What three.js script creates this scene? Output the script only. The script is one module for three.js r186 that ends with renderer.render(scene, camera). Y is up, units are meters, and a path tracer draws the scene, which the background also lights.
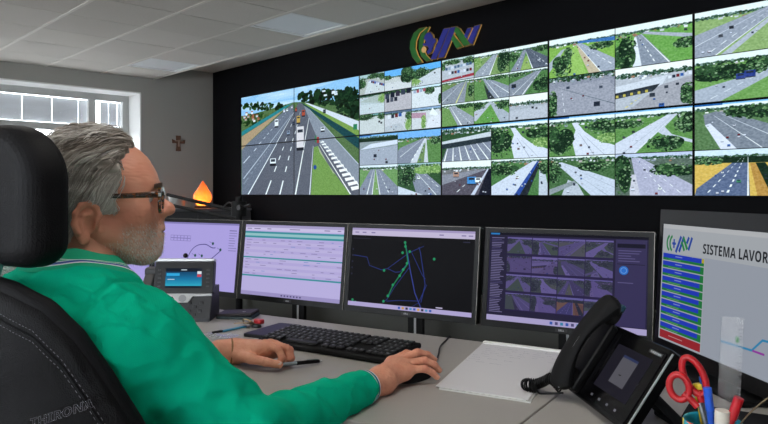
import * as THREE from 'three';
import { RoundedBoxGeometry } from 'three/addons/geometries/RoundedBoxGeometry.js';
import { mergeGeometries } from 'three/addons/utils/BufferGeometryUtils.js';
import { RectAreaLightUniformsLib } from 'three/addons/lights/RectAreaLightUniformsLib.js';
import { createNoise3D } from 'simplex-noise';

// ------------------------------------------------------------------ camera, daylight, lamps, exposure
RectAreaLightUniformsLib.init();
const scene = new THREE.Scene();
const CAMZ = 4.25, EYE = 1.18;
const camera = new THREE.PerspectiveCamera(2 * Math.atan(212 / 690) * 180 / Math.PI, 768 / 424, 0.05, 60);
camera.position.set(0, EYE, CAMZ);
camera.lookAt(-0.727 * 5, EYE, CAMZ - 0.687 * 5);
camera.setViewOffset(768, 424, 0, 19, 768, 424);          // lens shift, verticals stay vertical
const renderer = new THREE.WebGLRenderer({ antialias: true });
renderer.toneMapping = THREE.LinearToneMapping;
renderer.toneMappingExposure = 1.05;
renderer.shadowMap.enabled = true;
scene.background = new THREE.Color().setRGB(7.2, 7.7, 8.3);   // overcast sky seen through the window
const LAMP_LIGHT = 9;                                        // radiance of the lit ceiling panels
const LIT_PANELS = [[-5.4, 3.37], [-3.1, 3.37], [-0.8, 3.37], [-5.4, 5.67], [-3.1, 5.67], [-0.8, 5.67]];
for (const [x, z] of LIT_PANELS) {
  const l = new THREE.RectAreaLight(new THREE.Color().setRGB(1, 0.955, 0.9), LAMP_LIGHT, 0.5, 0.5);
  l.name = 'ceiling_panel_light'; l.position.set(x, 2.466, z); l.lookAt(x, 0, z); scene.add(l);
}

// ------------------------------------------------------------------ helpers
const V = (x, y, z) => new THREE.Vector3(x, y, z);
function rng(seed) { let s = seed | 0; return () => { s = (s + 0x6d2b79f5) | 0; let t = Math.imul(s ^ (s >>> 15), 1 | s); t = (t + Math.imul(t ^ (t >>> 7), 61 | t)) ^ t; return ((t ^ (t >>> 14)) >>> 0) / 4294967296; }; }
const noise3 = createNoise3D(rng(7));
const lerp = THREE.MathUtils.lerp, clamp = THREE.MathUtils.clamp, sstep = THREE.MathUtils.smoothstep;
const taken = new Map();
function numbered(name) { const n = taken.get(name) ?? 0; taken.set(name, n + 1); return n ? name + '_' + String(n).padStart(3, '0') : name; }
const mat = (color, roughness = 0.6, metalness = 0, extra = {}) => new THREE.MeshStandardMaterial({ color, roughness, metalness, ...extra });
const phys = (color, roughness, extra = {}) => new THREE.MeshPhysicalMaterial({ color, roughness, ...extra });
function plain(g) {
  const n = g.index ? g.toNonIndexed() : g;
  for (const k of Object.keys(n.attributes)) if (!['position', 'normal', 'uv'].includes(k)) n.deleteAttribute(k);
  if (!n.attributes.uv) n.setAttribute('uv', new THREE.BufferAttribute(new Float32Array(n.attributes.position.count * 2), 2));
  return n;
}
const joined = (list) => (Array.isArray(list) ? (list.length > 1 ? mergeGeometries(list.map(plain)) : list[0]) : list);
function part(name, geo, m, parent) { const o = new THREE.Mesh(joined(geo), m); o.name = name; parent.add(o); return o; }
function tag(o, label, category, group) { o.userData.label = label; o.userData.category = category; if (group) o.userData.group = group; return o; }
function thing(name, label, category, pos = V(0, 0, 0), turn = 0, group) {
  const o = new THREE.Group(); o.name = numbered(name); o.position.copy(pos); o.rotation.y = turn; scene.add(o); return tag(o, label, category, group);
}
function struct(name, geo, m, parent) { const o = part(parent ? name : numbered(name), geo, m, parent ?? scene); if (!parent) o.userData.kind = 'structure'; return o; }
const box = (w, h, d, x = 0, y = 0, z = 0) => new THREE.BoxGeometry(w, h, d).translate(x, y, z);
const rbox = (w, h, d, r, x = 0, y = 0, z = 0, seg = 2) => new RoundedBoxGeometry(w, h, d, seg, r).translate(x, y, z);
const span = (x0, x1, y0, y1, z0, z1) => box(x1 - x0, y1 - y0, z1 - z0, (x0 + x1) / 2, (y0 + y1) / 2, (z0 + z1) / 2);
const cyl = (r0, r1, h, x = 0, y = 0, z = 0, seg = 24) => new THREE.CylinderGeometry(r0, r1, h, seg).translate(x, y, z);
function rod(a, b, r, r2 = r, seg = 14) {
  const A = V(...a), B = V(...b), d = B.clone().sub(A), g = new THREE.CylinderGeometry(r2, r, d.length(), seg);
  g.applyQuaternion(new THREE.Quaternion().setFromUnitVectors(V(0, 1, 0), d.normalize())); const c = A.add(B).multiplyScalar(0.5); return g.translate(c.x, c.y, c.z);
}
const tube = (pts, r, seg = 40, rs = 8) => new THREE.TubeGeometry(new THREE.CatmullRomCurve3(pts.map((p) => V(...p))), seg, r, rs);
function slab(pts, depth, bevel = 0) {     // outline in x, y; from z = 0 to z = depth
  const s = new THREE.Shape(pts.map((p) => new THREE.Vector2(p[0], p[1])));
  return new THREE.ExtrudeGeometry(s, { depth: depth - 2 * bevel, bevelEnabled: bevel > 0, bevelThickness: bevel, bevelSize: bevel, bevelOffset: -bevel, bevelSegments: 2, curveSegments: 16 }).translate(0, 0, bevel);
}
function roundRect(w, h, r) { const s = new THREE.Shape(), x = w / 2, y = h / 2; s.moveTo(-x + r, -y); s.lineTo(x - r, -y); s.absarc(x - r, -y + r, r, -Math.PI / 2, 0); s.lineTo(x, y - r); s.absarc(x - r, y - r, r, 0, Math.PI / 2); s.lineTo(-x + r, y); s.absarc(-x + r, y - r, r, Math.PI / 2, Math.PI); s.lineTo(-x, -y + r); s.absarc(-x + r, -y + r, r, Math.PI, Math.PI * 1.5); return s; }
const plate = (w, h, r, depth, bevel = 0.001) => new THREE.ExtrudeGeometry(roundRect(w, h, r), { depth: depth - 2 * bevel, bevelEnabled: true, bevelThickness: bevel, bevelSize: bevel, bevelOffset: -bevel, bevelSegments: 2, curveSegments: 6 }).translate(0, 0, bevel);
// the console stands at an angle to the room: (a along it, height, n away from the chair side) seen from below the camera
const TURN = 0.2548, CT = Math.cos(TURN), ST = Math.sin(TURN);
const con = (a, h, n) => V(a * CT - n * ST, h, CAMZ - a * ST - n * CT);
function canvas(w, h) { const c = document.createElement('canvas'); c.width = w; c.height = h; return [c, c.getContext('2d')]; }
function tex(c, srgb = true) { const t = new THREE.CanvasTexture(c); if (srgb) t.colorSpace = THREE.SRGBColorSpace; t.magFilter = THREE.LinearFilter; t.anisotropy = 8; return t; }
function grainTex(size, seed, f) {          // grey noise map; f(x, y, r) gives 0..1
  const r = rng(seed), d = new Uint8Array(size * size * 4);
  for (let y = 0; y < size; y++) for (let x = 0; x < size; x++) { const v = clamp(f(x / size, y / size, r), 0, 1) * 255, i = (y * size + x) * 4; d[i] = d[i + 1] = d[i + 2] = v; d[i + 3] = 255; }
  const t = new THREE.DataTexture(d, size, size); t.magFilter = THREE.LinearFilter; t.wrapS = t.wrapT = THREE.RepeatWrapping; t.needsUpdate = true; return t;
}
const tileNoise = (u, v, k, s = 0) => noise3(Math.cos(u * 6.2832) * k, Math.sin(u * 6.2832) * k + s, Math.cos(v * 6.2832) * k + Math.sin(v * 6.2832) * k * 0.7);
const plasterBump = grainTex(256, 3, (u, v, r) => 0.5 + 0.3 * (r() - 0.5) + 0.3 * tileNoise(u, v, 4));
const leatherBump = grainTex(256, 5, (u, v, r) => 0.5 + 0.35 * tileNoise(u, v, 14) + 0.15 * (r() - 0.5));
const knitBump = grainTex(256, 6, (u, v, r) => 0.5 + 0.28 * Math.sin(u * 6.2832 * 32) * Math.sin(v * 6.2832 * 32) + 0.25 * (r() - 0.5));
function uvMetres(g, s = 1) {                // box-mapped uv in metres
  const p = g.attributes.position, n = g.attributes.normal, uv = new Float32Array(p.count * 2);
  for (let i = 0; i < p.count; i++) {
    const ax = Math.abs(n.getX(i)), ay = Math.abs(n.getY(i)), az = Math.abs(n.getZ(i));
    const [u, v] = ay > ax && ay > az ? [p.getX(i), p.getZ(i)] : ax > az ? [p.getZ(i), p.getY(i)] : [p.getX(i), p.getY(i)];
    uv[i * 2] = u * s; uv[i * 2 + 1] = v * s;
  }
  g.setAttribute('uv', new THREE.BufferAttribute(uv, 2)); return g;
}

// ------------------------------------------------------------------ materials shared by several things
const M = {
  wallGrey: mat('#a9a8a2', 0.9, 0, { bumpMap: plasterBump, bumpScale: 0.0008 }), wallBlack: phys('#0e0e12', 0.8, { specularIntensity: 0.3, bumpMap: plasterBump, bumpScale: 0.0006 }),
  ceiling: mat('#cbc6bf', 0.95, 0, { bumpMap: plasterBump, bumpScale: 0.001 }), rail: mat('#d9d4cc', 0.6), plaster: mat('#c3beb6', 0.9),
  floor: mat('#98948e', 0.6), white: mat('#e8e8e6', 0.5), wallWhite: mat('#dcdad6', 0.9), frame: mat('#b9bab8', 0.5),
  black: phys('#060607', 0.45, { specularIntensity: 0.5 }), blackMatte: phys('#0c0c0e', 0.7, { specularIntensity: 0.5 }), blackGloss: phys('#050506', 0.2, { specularIntensity: 0.5 }), dark: mat('#26272a', 0.6), steel: mat('#8d9095', 0.35, 0.9), silver: mat('#b9bcbe', 0.35, 0.6),
  desk: mat('#a5a19c', 0.5), deskEdge: mat('#8c8782', 0.6), panel: mat('#5a5a56', 0.85), cable: mat('#101012', 0.5),
};
const glow = (t, k = 1) => new THREE.MeshPhysicalMaterial({ color: 0x020202, roughness: 0.5, specularIntensity: 0.12, emissive: 0xffffff, emissiveMap: t, emissiveIntensity: k });
// ------------------------------------------------------------------ the room
const WX = -7.526, RX = 2.6, RZ = 7.6, CH = 2.48, SH = 2.64, STRIP = 0.762, PITCH = 0.575;
struct('floor', uvMetres(span(WX - 0.5, RX + 0.2, -0.1, 0, -0.2, RZ + 0.2)), M.floor);
struct('wall_back', uvMetres(span(WX - 0.5, RX + 0.2, 0, 3.0, -0.2, 0)), M.wallBlack);
struct('wall_right', uvMetres(span(RX, RX + 0.2, 0, 3.0, 0, RZ)), M.wallWhite);
struct('wall_rear', [span(WX - 0.5, -4.4, 0, 3.0, RZ, RZ + 0.2), span(2.0, RX + 0.2, 0, 3.0, RZ, RZ + 0.2), span(-4.4, 2.0, 0, 0.85, RZ, RZ + 0.2), span(-4.4, 2.0, 2.3, 3.0, RZ, RZ + 0.2)].map((g) => uvMetres(g)), M.wallWhite);
{ // window behind the camera: it is what lights the man's back and mirrors in the screens
  const w = new THREE.Group(); w.name = 'window_2'; w.userData.kind = 'structure'; scene.add(w);
  const bars = [span(-4.39, 1.99, 0.86, 0.93, RZ + 0.06, RZ + 0.12), span(-4.39, 1.99, 2.22, 2.29, RZ + 0.06, RZ + 0.12)]; for (const x of [-4.35, -2.78, -1.2, 0.38, 1.95]) bars.push(span(x - 0.035, x + 0.035, 0.93, 2.22, RZ + 0.06, RZ + 0.12));
  part('window_frame', bars, M.frame, w);
  for (const x of [-4.31, -2.74, -1.16, 0.42]) part('pane', span(x, x + 1.49, 0.93, 2.22, RZ + 0.085, RZ + 0.091), phys('#ffffff', 0.02, { transmission: 1, thickness: 0, ior: 1.45 }), w);
}
const WZ0 = 0.903, WZ1 = 3.5, WY0 = 0.95, WY1 = 2.31, WD = 0.42;    // window opening in the left wall
struct('wall_left', [span(WX - WD, WX, 0, 3.0, 0, WZ0), span(WX - WD, WX, 0, 3.0, WZ1, RZ), span(WX - WD, WX, 0, WY0, WZ0, WZ1), span(WX - WD, WX, WY1, 3.0, WZ0, WZ1)].map((g) => uvMetres(g)), M.wallGrey);
struct('baseboard_left', span(WX, WX + 0.012, 0, 0.08, 0.012, RZ), M.frame);
struct('baseboard_back', span(WX + 0.012, RX, 0, 0.08, 0, 0.012), M.dark);
{ // white reveal lining of the window opening
  const t = 0.012, x0 = WX - 0.30, x1 = WX + 0.004;
  struct('trim_1', [span(x0, x1, WY1 - t, WY1 + 0.002, WZ0, WZ1), span(x0, x1, WY0, WY1 - t, WZ0 - 0.002, WZ0 + t), span(x0, x1, WY0, WY1 - t, WZ1 - t, WZ1 + 0.002), span(x0, x1 + 0.02, WY0 - 0.002, WY0 + t, WZ0 + t, WZ1 - t)], M.white);
}
{ // window: narrow shuttered lights above, clear lights below
  const w = new THREE.Group(); w.name = 'window_1'; w.userData.kind = 'structure'; scene.add(w);
  const xf = WX - 0.34, bar = (y0, y1, z0, z1, d = 0.06) => span(xf - d / 2, xf + d / 2, y0, y1, z0, z1);
  const zs = [0.915, 0.983, 1.289, 1.364, 2.43, 2.50, 3.43, 3.488];
  part('window_frame', [bar(2.225, 2.298, zs[0], zs[7]), bar(1.862, 1.935, zs[1], zs[6]), bar(0.962, 1.03, zs[1], zs[6]), bar(0.962, 2.225, zs[0], zs[1]), bar(0.962, 2.225, zs[6], zs[7]), bar(1.03, 1.862, zs[2], zs[3]), bar(1.935, 2.225, zs[2], zs[3]), bar(1.03, 1.862, zs[4], zs[5]), bar(1.935, 2.225, zs[4], zs[5])], M.frame, w);
  const glass = phys('#ffffff', 0.02, { transmission: 1, thickness: 0, ior: 1.45 });
  const shutter = phys('#c9ccd0', 0.95, { transmission: 0.09, thickness: 0 });
  const lights = [[zs[1], zs[2]], [zs[3], zs[4]], [zs[5], zs[6]]];
  for (const [a, b] of lights) {
    part('pane', span(xf - 0.004, xf + 0.002, 1.93, 2.23, a - 0.004, b + 0.004), glass, w);
    part('pane', span(xf - 0.004, xf + 0.002, 1.025, 1.867, a - 0.004, b + 0.004), glass, w);
    const cuts = b - a < 0.5 ? [a - 0.05, a + 0.02, a + 0.12, b - 0.09] : [a - 0.055, a + 0.075, a + 0.355, a + 0.655, b + 0.005];
    for (let i = 0; i + 1 < cuts.length; i++) part('shutter_slat', span(xf - 0.085, xf - 0.075, 1.95, 2.222, cuts[i] + 0.0035, cuts[i + 1] - 0.0035), shutter, w);
    for (let y = 1.07; y < 1.86; y += 0.045) part('blind_slat', box(0.034, 0.0016, b - a - 0.02).rotateZ(-0.5).translate(xf - 0.07, y, (a + b) / 2), M.white, w);
  }
}
{ // tiled ceiling, hung lower than the plaster strip along the screen wall
  const c = struct('ceiling', uvMetres(span(WX - 0.5, RX + 0.2, 3.0, 3.1, -0.2, RZ + 0.2)), M.plaster);
  struct('strip_ceiling', uvMetres(span(WX, RX, SH, SH + 0.04, 0, STRIP)), M.plaster, c);
  struct('ceiling_edge', span(WX, RX, CH - 0.006, SH + 0.04, STRIP - 0.02, STRIP), M.rail, c);
  struct('backing_board', span(WX, RX, CH + 0.03, CH + 0.06, STRIP, RZ), M.plaster, c);
  const tileMats = [0, 1, 2, 3].map((i) => mat(['#cbc6be', '#c8c3bc', '#cec9c2', '#c6c1ba'][i], 0.95, 0, { bumpMap: plasterBump, bumpScale: 0.0012 }));
  const g = new RoundedBoxGeometry(PITCH - 0.006, 0.022, PITCH - 0.022, 1, 0.003), r = rng(11);
  const rows = Math.ceil((RZ - STRIP) / PITCH), cols = Math.ceil((RX - WX) / PITCH), holes = new Set();
  const cellOf = (x, z) => [Math.floor((x - WX) / PITCH), Math.floor((z - STRIP) / PITCH)];
  for (const [x, z] of [[-6.45, 1.05], [-4.45, 1.05], [-2.45, 1.05], ...LIT_PANELS]) holes.add(cellOf(x, z).join());
  let n = 0; const far = [];
  for (let j = 0; j < rows; j++) for (let i = 0; i < cols; i++) {
    if (holes.has(i + ',' + j)) continue;
    const x = WX + (i + 0.5) * PITCH, z = STRIP + (j + 0.5) * PITCH; if (x > RX - 0.1 || z > RZ - 0.1) continue;
    if (j < 6 && i < 16) { const t = part('ceiling_tile', g, tileMats[Math.floor(r() * 4)], c); t.position.set(x, CH + 0.011 + (r() - 0.5) * 0.0015, z); n++; }
    else far.push(g.clone().translate(x, CH + 0.011, z));
  }
  const rest = part('ceiling_tiles_beyond', far, tileMats[0], c); rest.userData.kind = 'stuff';
  for (let j = 1; j < rows; j++) part('ceiling_rail', span(WX, RX, CH - 0.003, CH + 0.006, STRIP + j * PITCH - 0.014, STRIP + j * PITCH + 0.014), M.rail, c);
  const rim = mat('#e9eaea', 0.5), off = mat('#eef1f3', 0.35);
  const on = new THREE.MeshStandardMaterial({ color: 0xffffff, emissive: new THREE.Color().setRGB(1, 0.955, 0.9), emissiveIntensity: 1.4 });
  const lamp = (x, z, lit, label) => {
    const [i, j] = cellOf(x, z), t = thing('ceiling_light', label, 'ceiling light', V(WX + (i + 0.5) * PITCH, CH, STRIP + (j + 0.5) * PITCH), 0, lit ? 'lit ceiling panels' : undefined);
    part('frame', [box(PITCH - 0.006, 0.02, 0.03, 0, 0.012, -0.265), box(PITCH - 0.006, 0.02, 0.03, 0, 0.012, 0.265), box(0.03, 0.02, 0.5, -0.265, 0.012, 0), box(0.03, 0.02, 0.5, 0.265, 0.012, 0)], rim, t);
    part(lit ? 'glowing_diffuser_panel' : 'diffuser', box(0.5, 0.01, 0.5, 0, 0.016, 0), lit ? on : off, t);
  };
  lamp(-6.45, 1.05, false, 'unlit square ceiling panel nearest the window corner');
  lamp(-4.45, 1.05, false, 'unlit square ceiling panel above the left end of the video wall');
  lamp(-2.45, 1.05, false, 'unlit square ceiling panel near the camera end of the ceiling edge');
  for (const [x, z] of LIT_PANELS) lamp(x, z, true, 'lit square ceiling panel in the tiled ceiling over the operators');
}
// ------------------------------------------------------------------ pictures shown on the screens: drawn road-camera views
const CITY = ['#c9cdc8', '#b7a89a', '#e4e7e4', '#a9744f', '#f2f4f2', '#8f9aa0'];
const GREY = '#a2a8ad', PALE = '#ced3d6', ASPH = '#868c93', GRN = '#5a8a3c', DGR = '#1b3319', MGR = '#33582a', LINE = '#eef2f2', SKYW = '#e3eef4', SKYB = '#7fb8e6';
function view(c, X, Y, W, H, t, r) {
  const q = (p) => [X + p[0] * W, Y + p[1] * H];
  c.save(); c.beginPath(); c.rect(X, Y, W, H); c.clip();
  c.fillStyle = t.g ?? GRN; c.fillRect(X, Y, W, H);
  const sk = t.s ?? 0.16; c.fillStyle = t.k ?? SKYW; c.fillRect(X, Y, W, H * sk);
  const blob = (x, y, rx, ry, cols, n = 40) => { const m = Math.min(W, H); for (let k = 0; k < 5; k++) { c.fillStyle = cols[k % 2]; c.beginPath(); c.ellipse(X + (x + (r() - 0.5) * rx * 0.6) * W, Y + (y + (r() - 0.5) * ry * 0.5) * H, rx * W * 0.34, ry * H * 0.34, 0, 0, 6.3); c.fill(); } for (let i = 0; i < n; i++) { const a = r() * 6.283, d = Math.sqrt(r()), q = m * (0.008 + r() * 0.022); c.fillStyle = cols[Math.floor(r() * cols.length)]; c.beginPath(); c.ellipse(X + (x + Math.cos(a) * d * rx * 0.6) * W, Y + (y + Math.sin(a) * d * ry * 0.6) * H, q * 1.2, q * 0.8, 0, 0, 6.3); c.fill(); } };
  if (t.h !== 0) for (let x = -0.02; x < 1.04; x += 0.055) blob(x, sk + 0.01, 0.05, (t.h ?? 0.045) * (0.6 + r() * 0.7), [DGR, MGR, '#35583a', '#4a6f50', '#7f9a86'], 12);
  for (let i = 0; i < 16 && t.h !== 0; i++) { const s = 0.02 + r() * 0.035; c.fillStyle = CITY[Math.floor(r() * 6)]; c.fillRect(X + r() * W, Y + (sk + 0.012 + r() * 0.07) * H, s * W, s * H * (0.5 + r() * 0.6)); }
  for (let i = 0; i < 90; i++) { c.fillStyle = `rgba(${r() < 0.5 ? '20,40,10' : '190,215,120'},0.12)`; c.fillRect(X + r() * W, Y + (sk + r() * (1 - sk)) * H, 1 + r() * W * 0.04, 1 + r() * H * 0.02); }
  for (const [col, pts] of t.p ?? []) { c.fillStyle = col; c.beginPath(); pts.forEach((p, i) => (i ? c.lineTo(...q(p)) : c.moveTo(...q(p)))); c.fill(); }
  for (const [x1, y1, x2, y2, w0, w1, dash, col] of t.l ?? []) {          // painted line, narrower far away
    const n = dash ? dash : 1; c.fillStyle = col ?? LINE;
    for (let i = 0; i < n; i++) { const a = (i / n) ** 1.6, b = dash ? ((i + 0.5) / n) ** 1.6 : 1; const f = (k, s) => q([lerp(x2, x1, k) + s * lerp(w1, w0, k) / 2, lerp(y2, y1, k)]); c.beginPath(); c.moveTo(...f(a, -1)); c.lineTo(...f(a, 1)); c.lineTo(...f(b, 1)); c.lineTo(...f(b, -1)); c.fill(); }
  }
  for (const [x, y, rx, ry, kind] of t.t ?? []) blob(x, y, rx, ry, kind === 1 ? ['#6f9c3f', '#86ad4c', '#5a8435', '#a3c46a'] : [DGR, MGR, '#2c4a26', '#1b3018', '#48753a', '#5f8a45', '#86a86a'], 170);
  for (const [x, y, s, col] of t.c ?? []) {
    const [px, py] = q([x, y]), w = s * W, h = s * W * 0.62; c.fillStyle = 'rgba(25,28,34,0.75)'; c.fillRect(px - w / 2, py, w, h * 0.4); c.fillStyle = col; c.fillRect(px - w / 2, py - h * 0.75, w, h); c.fillStyle = '#2a3138'; c.fillRect(px - w * 0.32, py - h * 0.6, w * 0.64, h * 0.3);
  }
  for (const [col, pts] of t.p ?? []) if (pts.length === 5 || pts[0][1] >= 0.9) { const k = 2 + Math.floor(r() * 4); for (let i = 0; i < k; i++) { const a = r(), b = r(), c0 = pts[0], c1 = pts[1], c2 = pts[2], c3 = pts.at(-1), ex = lerp(lerp(c0[0], c1[0], a), lerp(c3[0], c2[0], a), 0.25 + b * 0.5), ey = lerp(lerp(c0[1], c1[1], a), lerp(c3[1], c2[1], a), 0.25 + b * 0.5), s = 0.012 + 0.03 * clamp(ey - sk, 0, 1), [px, py] = q([ex, ey]); c.fillStyle = 'rgba(20,24,30,0.6)'; c.fillRect(px - s * W * 0.5, py, s * W, s * W * 0.3); c.fillStyle = CARS[Math.floor(r() * 5)]; c.fillRect(px - s * W * 0.45, py - s * W * 0.45, s * W * 0.9, s * W * 0.55); } }
  for (const [kind, x0, y0, x1, y1, n, col] of t.m ?? []) for (let i = 0; i < n; i++) { // rows of small things: parked cars, booths, roofs
    const k = (i + 0.5) / n, [px, py] = q([lerp(x0, x1, k), lerp(y0, y1, k)]), w = W * Math.hypot(x1 - x0, y1 - y0) / n; c.fillStyle = (Array.isArray(col) ? col : [col])[i % (Array.isArray(col) ? col.length : 1)];
    if (kind === 'b') c.fillRect(px - w * 0.38, py - w * 0.45, w * 0.76, w * 0.7); else { c.beginPath(); c.moveTo(px - w * 0.5, py + w * 0.3); c.lineTo(px, py - w * 0.3); c.lineTo(px + w * 0.5, py + w * 0.3); c.fill(); }
  }
  for (let i = 0; i < 160; i++) { c.fillStyle = `rgba(${r() < 0.5 ? '15,25,20' : '240,248,255'},0.10)`; c.fillRect(X + r() * W, Y + (sk + r() * (1 - sk)) * H, 1 + r() * W * 0.025, 1 + r() * H * 0.015); }
  c.fillStyle = 'rgba(205,228,255,0.10)'; c.fillRect(X, Y, W, H);
  c.restore();
}
const R = (...p) => p;
const CARS = ['#d8dde2', '#2c3440', '#7a1e1e', '#2f5da8', '#c9c9c9'];
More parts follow.
